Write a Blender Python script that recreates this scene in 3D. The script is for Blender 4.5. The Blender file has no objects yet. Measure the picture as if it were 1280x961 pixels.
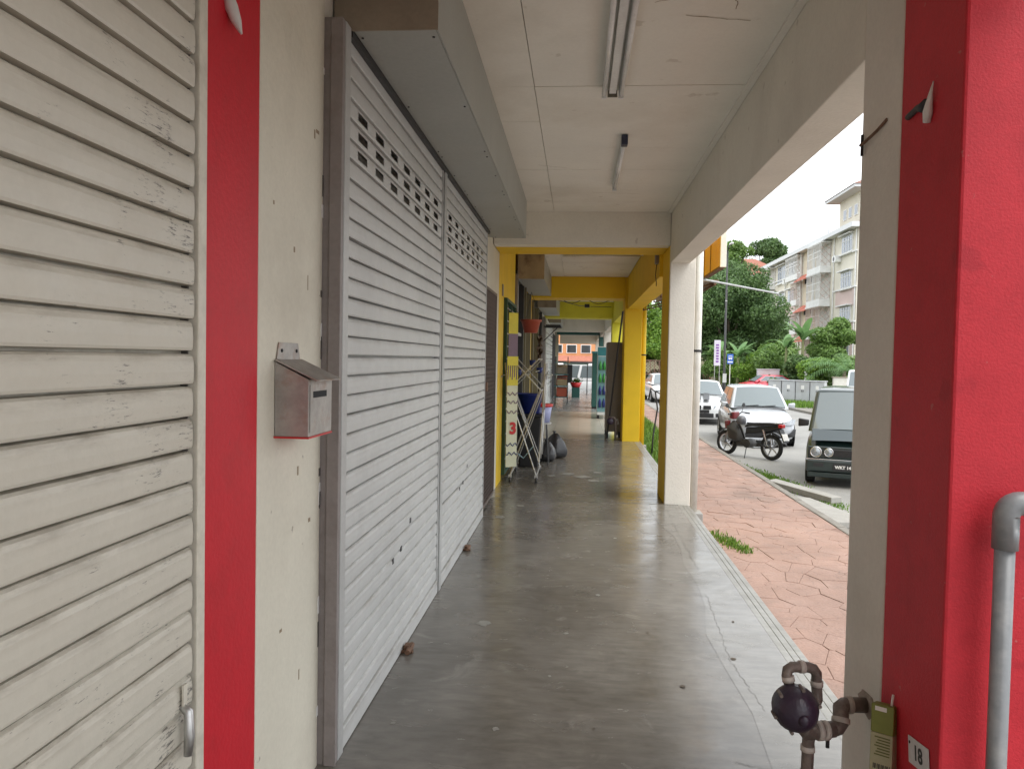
import bpy, bmesh, math, random
import numpy as np
from mathutils import Vector, Matrix, Quaternion
R = math.radians
random.seed(7); rng = np.random.default_rng(7)
scn = bpy.context.scene
COL = scn.collection

# ------------------------------------------------------------------ camera
cam_d = bpy.data.cameras.new('camera'); cam = bpy.data.objects.new('camera', cam_d); COL.objects.link(cam)
cam_d.sensor_width = 36.0; cam_d.lens = 27.0; cam_d.clip_start = 0.02; cam_d.clip_end = 2000
_yaw, _pitch, _roll = 0.08455, 0.03337, -0.019
_f = Vector((-math.sin(_yaw)*math.cos(_pitch), math.cos(_yaw)*math.cos(_pitch), -math.sin(_pitch)))
_r = Vector((math.cos(_yaw), math.sin(_yaw), 0)); _u = _r.cross(_f)
_c, _s = math.cos(_roll), math.sin(_roll)
_r2 = _c*_r - _s*_u; _u2 = _s*_r + _c*_u
M3 = Matrix((_r2, _u2, -_f)).transposed()
cam.matrix_world = Matrix.Translation((0, 0, 1.5)) @ M3.to_4x4()
scn.camera = cam

# ------------------------------------------------------------------ sky and sun (bright overcast midday)
SUN_EL, SUN_AZ = R(62), R(125)          # azimuth from +Y towards +X
world = bpy.data.worlds.new('World'); scn.world = world; world.use_nodes = True
wn, wl = world.node_tree.nodes, world.node_tree.links
wn.clear()
sky = wn.new('ShaderNodeTexSky'); sky.sky_type = 'NISHITA'; sky.sun_disc = False
sky.sun_elevation = SUN_EL; sky.sun_rotation = SUN_AZ; sky.air_density = 1.0; sky.dust_density = 4.0; sky.ozone_density = 1.0
hs = wn.new('ShaderNodeHueSaturation'); hs.inputs['Saturation'].default_value = 0.30; hs.inputs['Value'].default_value = 1.0
wtc = wn.new('ShaderNodeTexCoord'); wno = wn.new('ShaderNodeTexNoise'); wno.inputs['Scale'].default_value = 2.2; wno.inputs['Detail'].default_value = 6
wmix = wn.new('ShaderNodeMix'); wmix.data_type = 'RGBA'
wmix.inputs[7].default_value = (7.6, 7.9, 8.2, 1)
wrp = wn.new('ShaderNodeMapRange'); wrp.inputs[1].default_value = .3; wrp.inputs[2].default_value = .62; wrp.inputs[3].default_value = .62; wrp.inputs[4].default_value = .95
wl.new(wtc.outputs['Generated'], wno.inputs['Vector']); wl.new(wno.outputs['Fac'], wrp.inputs[0]); wl.new(wrp.outputs[0], wmix.inputs[0])
bg = wn.new('ShaderNodeBackground'); bg.inputs['Strength'].default_value = 0.15
wo = wn.new('ShaderNodeOutputWorld')
wl.new(sky.outputs[0], hs.inputs['Color']); wl.new(hs.outputs[0], wmix.inputs[6]); wl.new(wmix.outputs[2], bg.inputs['Color']); wl.new(bg.outputs[0], wo.inputs[0])
sun_d = bpy.data.lights.new('sun', 'SUN'); sun_d.energy = 1.0; sun_d.angle = R(40); sun_d.color = (1, .96, .9)
sun = bpy.data.objects.new('sun', sun_d); COL.objects.link(sun)
_sd = Vector((math.sin(SUN_AZ)*math.cos(SUN_EL), math.cos(SUN_AZ)*math.cos(SUN_EL), math.sin(SUN_EL)))
sun.rotation_euler = _sd.to_track_quat('Z', 'Y').to_euler()
vs = scn.view_settings
vs.view_transform = 'Standard'; vs.look = 'None'; vs.gamma = 1.0; vs.use_curve_mapping = False; vs.exposure = 0.95
scn.cycles.max_bounces = 10; scn.cycles.diffuse_bounces = 6; scn.cycles.use_denoising = True

# ------------------------------------------------------------------ materials
MATS = {}
def mat(name, col, rough=.6, metal=0., var=.12, scale=3., grain=.05, gscale=60., bump=.0, bscale=80., stain=None, stain_amt=0., sscale=1.2, spec=.5, coat=0., stretch=(1, 1, 1), rvar=0.):
    m = bpy.data.materials.new(name); m.use_nodes = True
    n, l = m.node_tree.nodes, m.node_tree.links
    b = n['Principled BSDF']
    geo = n.new('ShaderNodeNewGeometry'); mp = n.new('ShaderNodeMapping'); mp.inputs['Scale'].default_value = stretch
    l.new(geo.outputs['Position'], mp.inputs['Vector'])
    def noise(sc, det=5):
        t = n.new('ShaderNodeTexNoise'); t.inputs['Scale'].default_value = sc; t.inputs['Detail'].default_value = det; t.inputs['Roughness'].default_value = .6
        l.new(mp.outputs[0], t.inputs['Vector']); return t
    a = noise(scale)
    mr = n.new('ShaderNodeMapRange'); mr.inputs[1].default_value = .3; mr.inputs[2].default_value = .7
    mr.inputs[3].default_value = 1-var; mr.inputs[4].default_value = 1+var*.6
    l.new(a.outputs['Fac'], mr.inputs[0])
    g = noise(gscale, 2)
    mg = n.new('ShaderNodeMapRange'); mg.inputs[1].default_value = .3; mg.inputs[2].default_value = .7; mg.inputs[3].default_value = 1-grain; mg.inputs[4].default_value = 1+grain
    l.new(g.outputs['Fac'], mg.inputs[0])
    mu = n.new('ShaderNodeMath'); mu.operation = 'MULTIPLY'; l.new(mr.outputs[0], mu.inputs[0]); l.new(mg.outputs[0], mu.inputs[1])
    vm = n.new('ShaderNodeVectorMath'); vm.operation = 'SCALE'; vm.inputs[0].default_value = col[:3]; l.new(mu.outputs[0], vm.inputs['Scale'])
    out = vm.outputs[0]
    if stain is not None:
        st = noise(sscale, 8)
        ms = n.new('ShaderNodeMapRange'); ms.inputs[1].default_value = .52; ms.inputs[2].default_value = .72; ms.inputs[3].default_value = 0; ms.inputs[4].default_value = stain_amt
        l.new(st.outputs['Fac'], ms.inputs[0])
        mx = n.new('ShaderNodeMix'); mx.data_type = 'RGBA'; mx.inputs[7].default_value = (*stain, 1)
        l.new(ms.outputs[0], mx.inputs[0]); l.new(out, mx.inputs[6]); out = mx.outputs[2]
    l.new(out, b.inputs['Base Color'])
    b.inputs['Roughness'].default_value = rough; b.inputs['Metallic'].default_value = metal
    b.inputs['Specular IOR Level'].default_value = spec; b.inputs['Coat Weight'].default_value = coat
    if rvar:
        rr = n.new('ShaderNodeMapRange'); rr.inputs[1].default_value = .3; rr.inputs[2].default_value = .7; rr.inputs[3].default_value = rough-rvar; rr.inputs[4].default_value = rough+rvar
        l.new(noise(scale*2.3).outputs['Fac'], rr.inputs[0]); l.new(rr.outputs[0], b.inputs['Roughness'])
    if bump:
        bn = noise(bscale, 4); bp = n.new('ShaderNodeBump'); bp.inputs['Strength'].default_value = bump; bp.inputs['Distance'].default_value = .01
        l.new(bn.outputs['Fac'], bp.inputs['Height']); l.new(bp.outputs[0], b.inputs['Normal'])
    MATS[name] = m; m['n'] = name
    return m
def nd(m): return m.node_tree.nodes, m.node_tree.links, m.node_tree.nodes['Principled BSDF']

WHITE = mat('white_plaster', (.72, .68, .605), .75, var=.06, scale=2, grain=.03, bump=.25, bscale=45, stain=(.42, .37, .29), stain_amt=.22, sscale=1.6)
WALLW = mat('ivory_wall_plaster', (.66, .62, .515), .7, var=.05, scale=3, grain=.03, bump=.2, bscale=35, stain=(.38, .33, .26), stain_amt=.28, sscale=2.6)
BEAMW = mat('beam_paint', (.75, .71, .62), .75, var=.06, scale=1.6, grain=.03, bump=.2, bscale=60, stain=(.40, .35, .27), stain_amt=.25)
CEILP = mat('ceiling_board', (.80, .77, .69), .8, var=.05, scale=1.3, grain=.02, bump=.05, bscale=90, stain=(.46, .40, .30), stain_amt=.30, sscale=.9)
GAP = mat('joint_shadow_gap', (.10, .09, .08), .9)
RED = mat('red_paint', (.56, .030, .045), .55, var=.10, scale=5, grain=.05, gscale=90, bump=.22, bscale=150, spec=.3, stain=(.33, .012, .02), stain_amt=.35, sscale=7)
REDW = mat('red_wall_paint', (.54, .012, .024), .5, spec=.3, var=.08, scale=4, grain=.03, bump=.15, bscale=60, stain=(.36, .012, .016), stain_amt=.4, sscale=6)
YEL = mat('yellow_paint', (.80, .53, .010), .6, var=.10, scale=2.4, grain=.03, bump=.15, bscale=60, stain=(.50, .27, .03), stain_amt=.35)
LIME = mat('lime_yellow_paint', (.66, .60, .04), .6, var=.08, bump=.1)
GREEND = mat('dark_green_paint', (.02, .09, .075), .5)
SHUT_B = mat('beige_shutter_paint', (.56, .525, .445), .42, var=.05, scale=6, grain=.02, bump=.06, bscale=160, stain=(.46, .41, .33), stain_amt=.35, sscale=3, rvar=.08)
SHUT_G = mat('grey_shutter_paint', (.53, .53, .515), .42, var=.05, scale=5, grain=.02, stain=(.36, .36, .35), stain_amt=.4, sscale=1.7, rvar=.08, bump=.04, bscale=120)
JAMB = mat('mauve_grey_steel', (.245, .215, .205), .45, var=.1, scale=7, stain=(.15, .12, .11), stain_amt=.5, sscale=9)
GUIDE = mat('pale_guide_steel', (.48, .48, .47), .4, metal=.2)
FRAMEB = mat('beige_guide_paint', (.63, .59, .50), .45, var=.08, scale=9, stain=(.30, .26, .2), stain_amt=.35, sscale=14)
HOUS = mat('grey_housing_sheet', (.36, .365, .335), .45, var=.06, scale=2.5, stain=(.36, .33, .28), stain_amt=.35)
HOUS_B = mat('brown_housing_end', (.27, .225, .17), .5, var=.15, scale=5, stain=(.14, .10, .065), stain_amt=.6, sscale=6)
HOUS_R = mat('rusted_housing_end', (.40, .30, .17), .6, var=.15, scale=5, stain=(.12, .055, .03), stain_amt=.9, sscale=4)
DARK = mat('dark_void', (.012, .012, .014), .8)
STEEL = mat('galvanised_steel', (.52, .52, .51), .38, metal=.85, var=.15, scale=14, stain=(.28, .22, .17), stain_amt=.4, sscale=18)
MBOX = mat('tin_mailbox', (.40, .375, .35), .5, metal=.6, var=.18, scale=12, stain=(.30, .16, .10), stain_amt=.55, sscale=16, rvar=.1)
RUST = mat('rusty_iron', (.16, .085, .05), .75, var=.3, scale=20, bump=.4)
BLACKM = mat('black_metal', (.022, .021, .022), .45, var=.2)
BLACKP = mat('black_plastic', (.02, .02, .022), .4)
PVC = mat('grey_pvc', (.19, .20, .21), .38, var=.05, scale=6, stain=(.5, .49, .46), stain_amt=.3, sscale=9)
WPIPE = mat('white_downpipe', (.70, .68, .62), .5, var=.1, scale=5, stain=(.45, .36, .24), stain_amt=.5, sscale=3)
GREYW = mat('white_enamel', (.74, .74, .72), .3)
TUBE = mat('lamp_tube_glass', (.82, .82, .80), .15)
REFL = mat('lamp_reflector', (.60, .60, .56), .3, var=.1, stain=(.3, .24, .16), stain_amt=.5, sscale=6)
CONC = mat('road_concrete', (.33, .32, .30), .85, var=.15, scale=2, grain=.1, bump=.3)
BROWNP = mat('brown_galvanised_pipe', (.19, .155, .135), .55, metal=.3, var=.25, scale=25, stain=(.34, .29, .25), stain_amt=.5, sscale=30, bump=.3, bscale=200)
TAPE = mat('thread_tape', (.52, .47, .42), .7, var=.2, scale=40)
METER = mat('meter_plastic', (.032, .020, .038), .35, var=.2, scale=20, bump=.2)
BLUE = mat('blue_plastic', (.015, .03, .17), .4)
REDPL = mat('red_plastic', (.55, .03, .03), .4)
POTR = mat('terracotta_plastic', (.42, .085, .045), .45)
BAG = mat('black_bin_bag', (.02, .02, .022), .25, bump=.6, bscale=40)
FRIDGE = mat('taupe_fridge_panel', (.21, .185, .155), .5, var=.1, stain=(.14, .115, .09), stain_amt=.5)
TEAL = mat('teal_cooler_paint', (.03, .20, .22), .35)
GGREEN = mat('green_iron', (.025, .075, .045), .5)
MESHM = mat('brown_black_mesh', (.13, .10, .085), .5)
ROADM = mat('asphalt_road', (.27, .265, .25), .85, var=.18, scale=.6, grain=.18, gscale=45, bump=.4, bscale=60, stain=(.16, .15, .14), stain_amt=.6, sscale=.5)
KERB = mat('kerb_concrete', (.23, .215, .19), .85, var=.2, scale=4, grain=.1, bump=.4, stain=(.15, .14, .11), stain_amt=.6)
SOIL = mat('red_joint_mortar', (.23, .145, .115), .9, var=.2, scale=6)
PAVE = mat('stamped_terracotta', (.335, .212, .165), .72, var=.20, scale=1.6, grain=.10, gscale=55, bump=.6, bscale=38, stain=(.17, .125, .10), stain_amt=.85, sscale=.9, rvar=.1)
def hairlines(m, sc, col):
    n, l, b = nd(m); src = b.inputs['Base Color'].links[0].from_socket
    geo = n.new('ShaderNodeNewGeometry'); nz = n.new('ShaderNodeTexNoise'); nz.inputs['Scale'].default_value = 3.; nz.inputs['Detail'].default_value = 5; l.new(geo.outputs['Position'], nz.inputs['Vector'])
    ad = n.new('ShaderNodeVectorMath'); ad.operation = 'MULTIPLY_ADD'; ad.inputs[1].default_value = (.35, .35, 0); l.new(nz.outputs['Color'], ad.inputs[0]); l.new(geo.outputs['Position'], ad.inputs[2])
    vo = n.new('ShaderNodeTexVoronoi'); vo.feature = 'DISTANCE_TO_EDGE'; vo.inputs['Scale'].default_value = sc; l.new(ad.outputs[0], vo.inputs['Vector'])
    th = n.new('ShaderNodeMapRange'); th.inputs[1].default_value = .0; th.inputs[2].default_value = .03; th.inputs[3].default_value = 1; th.inputs[4].default_value = 0; l.new(vo.outputs['Distance'], th.inputs[0])
    n2 = n.new('ShaderNodeTexNoise'); n2.inputs['Scale'].default_value = 2.1; l.new(geo.outputs['Position'], n2.inputs['Vector']); t2 = n.new('ShaderNodeMapRange'); t2.inputs[1].default_value = .45; t2.inputs[2].default_value = .6; t2.inputs[4].default_value = .7; l.new(n2.outputs['Fac'], t2.inputs[0])
    mu = n.new('ShaderNodeMath'); mu.operation = 'MULTIPLY'; l.new(th.outputs[0], mu.inputs[0]); l.new(t2.outputs[0], mu.inputs[1])
    mx = n.new('ShaderNodeMix'); mx.data_type = 'RGBA'; mx.inputs[7].default_value = (*col, 1); l.new(mu.outputs[0], mx.inputs[0]); l.new(src, mx.inputs[6]); l.new(mx.outputs[2], b.inputs['Base Color'])
hairlines(PAVE, 4.5, (.19, .125, .10))
GROUND = mat('soil_ground', (.12, .115, .06), .95, var=.3, scale=.5)
LABELP = mat('white_print', (.78, .77, .74), .5)
# window glass and car glass
def glass(name, col, rough=.04):
    m = mat(name, col, rough, var=.02, grain=0, spec=.8); return m
GLASS = glass('dark_glass', (.03, .035, .04)); WINGL = glass('house_glass', (.13, .16, .20), .1)

# floor concrete: polished, mottled, trowel arcs, with per-position roughness
def floor_mat(name, c1, c2, r0, r1, tile=False):
    m = bpy.data.materials.new(name); m.use_nodes = True; n, l, b = nd(m)
    geo = n.new('ShaderNodeNewGeometry')
    def noise(sc, det, stretch=(1, 1, 1), dist=0.):
        mp = n.new('ShaderNodeMapping'); mp.inputs['Scale'].default_value = stretch; l.new(geo.outputs['Position'], mp.inputs[0])
        t = n.new('ShaderNodeTexNoise'); t.inputs['Scale'].default_value = sc; t.inputs['Detail'].default_value = det; t.inputs['Roughness'].default_value = .62; t.inputs['Distortion'].default_value = dist
        l.new(mp.outputs[0], t.inputs['Vector']); return t
    a = noise(1.5, 8, (1, .8, 1), .6); f2 = noise(7, 6, (1, 3, 1), .4); sp = noise(70, 2)
    mx = n.new('ShaderNodeMix'); mx.data_type = 'RGBA'; mx.inputs[6].default_value = (*c1, 1); mx.inputs[7].default_value = (*c2, 1)
    mr = n.new('ShaderNodeMapRange'); mr.inputs[1].default_value = .32; mr.inputs[2].default_value = .70; l.new(a.outputs['Fac'], mr.inputs[0]); l.new(mr.outputs[0], mx.inputs[0])
    m2 = n.new('ShaderNodeMix'); m2.data_type = 'RGBA'; m2.blend_type = 'OVERLAY'; m2.inputs[0].default_value = .45
    l.new(mx.outputs[2], m2.inputs[6]); l.new(f2.outputs['Fac'], m2.inputs[7])
    ms = n.new('ShaderNodeMapRange'); ms.inputs[1].default_value = .68; ms.inputs[2].default_value = .78; l.new(sp.outputs['Fac'], ms.inputs[0])
    m3 = n.new('ShaderNodeMix'); m3.data_type = 'RGBA'; m3.inputs[7].default_value = (.10, .095, .085, 1)
    sc = n.new('ShaderNodeMath'); sc.operation = 'MULTIPLY'; sc.inputs[1].default_value = .45; l.new(ms.outputs[0], sc.inputs[0]); l.new(sc.outputs[0], m3.inputs[0]); l.new(m2.outputs[2], m3.inputs[6])
    # pale scuffs
    w = noise(2.6, 10, (1, 1, 1), 1.2); mw = n.new('ShaderNodeMapRange'); mw.inputs[1].default_value = .60; mw.inputs[2].default_value = .72; mw.inputs[4].default_value = .35; l.new(w.outputs['Fac'], mw.inputs[0])
    m4 = n.new('ShaderNodeMix'); m4.data_type = 'RGBA'; m4.inputs[7].default_value = (.42, .40, .36, 1); l.new(mw.outputs[0], m4.inputs[0]); l.new(m3.outputs[2], m4.inputs[6])
    l.new(m4.outputs[2], b.inputs['Base Color'])
    rr = n.new('ShaderNodeMapRange'); rr.inputs[1].default_value = .3; rr.inputs[2].default_value = .72; rr.inputs[3].default_value = r0; rr.inputs[4].default_value = r1
    l.new(noise(3.1, 7, (1, 1.6, 1), .8).outputs['Fac'], rr.inputs[0]); l.new(rr.outputs[0], b.inputs['Roughness'])
    bp = n.new('ShaderNodeBump'); bp.inputs['Strength'].default_value = .12; bp.inputs['Distance'].default_value = .01
    l.new(noise(5, 6, (1, 1, 1)).outputs['Fac'], bp.inputs['Height']); l.new(bp.outputs[0], b.inputs['Normal'])
    MATS[name] = m; return m
FLOOR = floor_mat('polished_cement', (.118, .108, .093), (.205, .19, .168), .14, .32)
FLOOR2 = floor_mat('polished_cement_blue', (.20, .20, .195), (.30, .30, .29), .16, .34)
EDGE = floor_mat('cement_edge', (.20, .19, .165), (.28, .27, .24), .25, .45)
TILE = mat('beige_floor_tile', (.46, .42, .34), .22, var=.08, scale=2, grain=.02)

# scuffed beige shutter: dark scrape marks near the guide end of each slat
def scuff(m, y0, y1, amt):
    n, l, b = nd(m)
    src = b.inputs['Base Color'].links[0].from_socket
    geo = n.new('ShaderNodeNewGeometry'); mp = n.new('ShaderNodeMapping'); mp.inputs['Scale'].default_value = (1, 22, 150); l.new(geo.outputs['Position'], mp.inputs[0])
    t = n.new('ShaderNodeTexNoise'); t.inputs['Scale'].default_value = 1.; t.inputs['Detail'].default_value = 8; t.inputs['Roughness'].default_value = .8; l.new(mp.outputs[0], t.inputs['Vector'])
    big = n.new('ShaderNodeTexNoise'); big.inputs['Scale'].default_value = 7.; big.inputs['Detail'].default_value = 3; l.new(geo.outputs['Position'], big.inputs['Vector'])
    sx = n.new('ShaderNodeSeparateXYZ'); l.new(geo.outputs['Position'], sx.inputs[0])
    my = n.new('ShaderNodeMapRange'); my.inputs[1].default_value = y0; my.inputs[2].default_value = y1; my.inputs[3].default_value = -.16; my.inputs[4].default_value = .015; l.new(sx.outputs['Y'], my.inputs[0])
    ad = n.new('ShaderNodeMath'); ad.operation = 'ADD'; l.new(t.outputs['Fac'], ad.inputs[0]); l.new(my.outputs[0], ad.inputs[1])
    bb = n.new('ShaderNodeMapRange'); bb.inputs[1].default_value = .35; bb.inputs[2].default_value = .65; bb.inputs[3].default_value = -.09; bb.inputs[4].default_value = .09; l.new(big.outputs['Fac'], bb.inputs[0])
    a2 = n.new('ShaderNodeMath'); a2.operation = 'ADD'; l.new(ad.outputs[0], a2.inputs[0]); l.new(bb.outputs[0], a2.inputs[1])
    th = n.new('ShaderNodeMapRange'); th.inputs[1].default_value = .60; th.inputs[2].default_value = .66; th.inputs[4].default_value = amt; l.new(a2.outputs[0], th.inputs[0])
    mx = n.new('ShaderNodeMix'); mx.data_type = 'RGBA'; mx.inputs[7].default_value = (.05, .045, .045, 1); l.new(th.outputs[0], mx.inputs[0]); l.new(src, mx.inputs[6]); l.new(mx.outputs[2], b.inputs['Base Color'])
scuff(SHUT_B, .9, 1.72, .85)
def joint_dirt(m, pitch, amt):
    n, l, b = nd(m); src = b.inputs['Base Color'].links[0].from_socket
    tc = n.new('ShaderNodeTexCoord'); sx = n.new('ShaderNodeSeparateXYZ'); l.new(tc.outputs['Object'], sx.inputs[0])
    mr = n.new('ShaderNodeMapRange'); mr.inputs[1].default_value = pitch*.55; mr.inputs[2].default_value = pitch*.95; l.new(sx.outputs['Z'], mr.inputs[0])
    geo = n.new('ShaderNodeNewGeometry'); mp = n.new('ShaderNodeMapping'); mp.inputs['Scale'].default_value = (1, 3, 14); l.new(geo.outputs['Position'], mp.inputs[0])
    nz = n.new('ShaderNodeTexNoise'); nz.inputs['Scale'].default_value = 2.; nz.inputs['Detail'].default_value = 8; nz.inputs['Roughness'].default_value = .7; l.new(mp.outputs[0], nz.inputs['Vector'])
    m2 = n.new('ShaderNodeMapRange'); m2.inputs[1].default_value = .42; m2.inputs[2].default_value = .68; m2.inputs[4].default_value = amt; l.new(nz.outputs['Fac'], m2.inputs[0])
    mu = n.new('ShaderNodeMath'); mu.operation = 'MULTIPLY'; l.new(mr.outputs[0], mu.inputs[0]); l.new(m2.outputs[0], mu.inputs[1])
    mx = n.new('ShaderNodeMix'); mx.data_type = 'RGBA'; mx.inputs[7].default_value = (.20, .165, .12, 1); l.new(mu.outputs[0], mx.inputs[0]); l.new(src, mx.inputs[6]); l.new(mx.outputs[2], b.inputs['Base Color'])
joint_dirt(SHUT_B, .0775, .75); joint_dirt(SHUT_G, .0745, .5)
def spots(m, sc, lo, col, amt):
    n, l, b = nd(m); src = b.inputs['Base Color'].links[0].from_socket
    geo = n.new('ShaderNodeNewGeometry'); nz = n.new('ShaderNodeTexNoise'); nz.inputs['Scale'].default_value = sc; nz.inputs['Detail'].default_value = 3; l.new(geo.outputs['Position'], nz.inputs['Vector'])
    th = n.new('ShaderNodeMapRange'); th.inputs[1].default_value = lo; th.inputs[2].default_value = lo+.03; th.inputs[4].default_value = amt; l.new(nz.outputs['Fac'], th.inputs[0])
    mx = n.new('ShaderNodeMix'); mx.data_type = 'RGBA'; mx.inputs[7].default_value = (*col, 1); l.new(th.outputs[0], mx.inputs[0]); l.new(src, mx.inputs[6]); l.new(mx.outputs[2], b.inputs['Base Color'])
spots(REDW, 13, .72, (.16, .006, .012), .8); spots(RED, 28, .735, (.50, .22, .20), .5); spots(RED, 4.5, .66, (.36, .018, .03), .5)
spots(WALLW, 22, .735, (.22, .17, .12), .6); spots(CEILP, 6, .69, (.42, .36, .27), .35); spots(BEAMW, 9, .71, (.36, .31, .24), .4)

def leaf_mat(name, c1, c2, rough=.5, trans=.35):
    m = bpy.data.materials.new(name); m.use_nodes = True; n, l, b = nd(m)
    at = n.new('ShaderNodeAttribute'); at.attribute_name = 'tone'
    mx = n.new('ShaderNodeMix'); mx.data_type = 'RGBA'; mx.inputs[6].default_value = (*c1, 1); mx.inputs[7].default_value = (*c2, 1)
    l.new(at.outputs['Fac'], mx.inputs[0]); l.new(mx.outputs[2], b.inputs['Base Color']); b.inputs['Roughness'].default_value = rough
    tr = n.new('ShaderNodeBsdfTranslucent'); l.new(mx.outputs[2], tr.inputs['Color'])
    ms = n.new('ShaderNodeMixShader'); ms.inputs[0].default_value = trans; o = n['Material Output']
    l.new(b.outputs[0], ms.inputs[1]); l.new(tr.outputs[0], ms.inputs[2]); l.new(ms.outputs[0], o.inputs[0])
    MATS[name] = m; return m
LEAF_D = leaf_mat('dark_foliage', (.05, .105, .035), (.15, .25, .075))
LEAF_M = leaf_mat('mid_foliage', (.07, .15, .03), (.20, .32, .07))
LEAF_B = leaf_mat('bright_foliage', (.09, .20, .02), (.24, .38, .05))
LEAF_P = leaf_mat('palm_foliage', (.08, .20, .06), (.22, .36, .14))
LEAF_G = leaf_mat('grass_blades', (.06, .14, .015), (.20, .34, .04))
BARK = mat('bark', (.11, .085, .06), .9, var=.3, scale=8, bump=.5)

# ------------------------------------------------------------------ mesh helpers
class MB:
    def __init__(s): s.v = []; s.f = []
    def add(s, vs, fs):
        o = len(s.v); s.v += [tuple(p) for p in vs]; s.f += [tuple(i+o for i in f) for f in fs]; return s
    def box(s, x0, x1, y0, y1, z0, z1):
        return s.add([(x0, y0, z0), (x1, y0, z0), (x1, y1, z0), (x0, y1, z0), (x0, y0, z1), (x1, y0, z1), (x1, y1, z1), (x0, y1, z1)],
                     [(3, 2, 1, 0), (4, 5, 6, 7), (0, 1, 5, 4), (1, 2, 6, 5), (2, 3, 7, 6), (3, 0, 4, 7)])
    def tube(s, pts, r, n=10, caps=True):
        pts = [Vector(p) for p in pts]; rs = r if isinstance(r, (list, tuple)) else [r]*len(pts)
        t = (pts[1]-pts[0]).normalized(); a = Vector((0, 0, 1)) if abs(t.z) < .9 else Vector((1, 0, 0))
        u = t.cross(a).normalized(); vs = []
        for i, p in enumerate(pts):
            if i == 0: d = pts[1]-p
            elif i == len(pts)-1: d = p-pts[i-1]
            else: d = (p-pts[i-1]).normalized()+(pts[i+1]-p).normalized()
            d = d.normalized() if d.length > 1e-9 else t
            u = (u-d*u.dot(d)).normalized(); w = d.cross(u)
            vs += [p+(u*math.cos(2*math.pi*k/n)+w*math.sin(2*math.pi*k/n))*rs[i] for k in range(n)]
        fs = [(i*n+k, i*n+(k+1) % n, (i+1)*n+(k+1) % n, (i+1)*n+k) for i in range(len(pts)-1) for k in range(n)]
        if caps: fs += [tuple(range(n-1, -1, -1)), tuple(range((len(pts)-1)*n, len(pts)*n))]
        return s.add(vs, fs)
    def lathe(s, prof, n=20, axis='z', c=(0, 0, 0), caps=True):   # prof: (r, h)
        vs = []
        for r, h in prof:
            for k in range(n):
                a = 2*math.pi*k/n; p = (r*math.cos(a), r*math.sin(a), h)
                if axis == 'x': p = (h, p[0], p[1])
                if axis == 'y': p = (p[0], h, p[1])
                vs.append((p[0]+c[0], p[1]+c[1], p[2]+c[2]))
        fs = [(i*n+k, i*n+(k+1) % n, (i+1)*n+(k+1) % n, (i+1)*n+k) for i in range(len(prof)-1) for k in range(n)]
        if caps and prof[0][0] > 1e-6: fs.append(tuple(range(n-1, -1, -1)))
        if caps and prof[-1][0] > 1e-6: fs.append(tuple(range((len(prof)-1)*n, len(prof)*n)))
        return s.add(vs, fs)
    def prism(s, poly, y0, y1, axis='y'):               # poly in the plane across the axis
        n = len(poly)
        def P(a, b, h): return {'y': (a, h, b), 'x': (h, a, b), 'z': (a, b, h)}[axis]
        return s.add([P(a, b, y0) for a, b in poly]+[P(a, b, y1) for a, b in poly],
                     [tuple(range(n)), tuple(range(2*n-1, n-1, -1))]+[(i, i+n, (i+1) % n+n, (i+1) % n) for i in range(n)])
    def quad(s, a, b, c, d): return s.add([a, b, c, d], [(0, 1, 2, 3)])
    def loft(s, rings, closed=True, caps=True):
        n = len(rings[0]); vs = [p for r in rings for p in r]
        fs = [(i*n+k, i*n+(k+1) % n, (i+1)*n+(k+1) % n, (i+1)*n+k) for i in range(len(rings)-1) for k in range(n if closed else n-1)]
        if caps: fs += [tuple(range(n-1, -1, -1)), tuple(range((len(rings)-1)*n, len(rings)*n))]
        return s.add(vs, fs)
    def mesh(s, name, m, smooth=False):
        me = bpy.data.meshes.new(name); me.from_pydata(s.v, [], s.f); me.materials.append(m)
        bm = bmesh.new(); bm.from_mesh(me); bmesh.ops.recalc_face_normals(bm, faces=bm.faces); bm.to_mesh(me); bm.free()
        if smooth:
            for p in me.polygons: p.use_smooth = True
        return me
    def build(s, name, m, parent=None, smooth=False, bevel=0., seg=2, sub=0):
        me = s.mesh(name, m, smooth)
        return link(name, me, parent, bevel, seg, sub)
def link(name, me, parent=None, bevel=0., seg=2, sub=0):
    o = bpy.data.objects.new(name, me); COL.objects.link(o); o.parent = parent
    if bevel:
        b = o.modifiers.new('bevel', 'BEVEL'); b.width = bevel; b.segments = seg; b.limit_method = 'ANGLE'; b.angle_limit = R(35)
    if sub:
        q = o.modifiers.new('sub', 'SUBSURF'); q.levels = sub; q.render_levels = sub
    return o
def tag(o, label=None, cat=None, group=None, kind=None):
    if label: o['label'] = label
    if cat: o['category'] = cat
    if group: o['group'] = group
    if kind: o['kind'] = kind
    return o
def thing(name, label, cat, loc=(0, 0, 0), rz=0., group=None):
    o = bpy.data.objects.new(name, None); COL.objects.link(o); o.location = loc; o.rotation_euler = (0, 0, rz); o.empty_display_size = .1
    return tag(o, label, cat, group)
def box(name, m, parent, x0, x1, y0, y1, z0, z1, bevel=0., seg=2): return MB().box(x0, x1, y0, y1, z0, z1).build(name, m, parent, bevel=bevel, seg=seg)
def arc(c, r, a0, a1, n, plane='xz'):
    out = []
    for i in range(n+1):
        a = a0+(a1-a0)*i/n; p, q = r*math.cos(a), r*math.sin(a)
        out.append({'xz': (c[0]+p, c[1], c[2]+q), 'yz': (c[0], c[1]+p, c[2]+q), 'xy': (c[0]+p, c[1]+q, c[2])}[plane])
    return out
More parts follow.
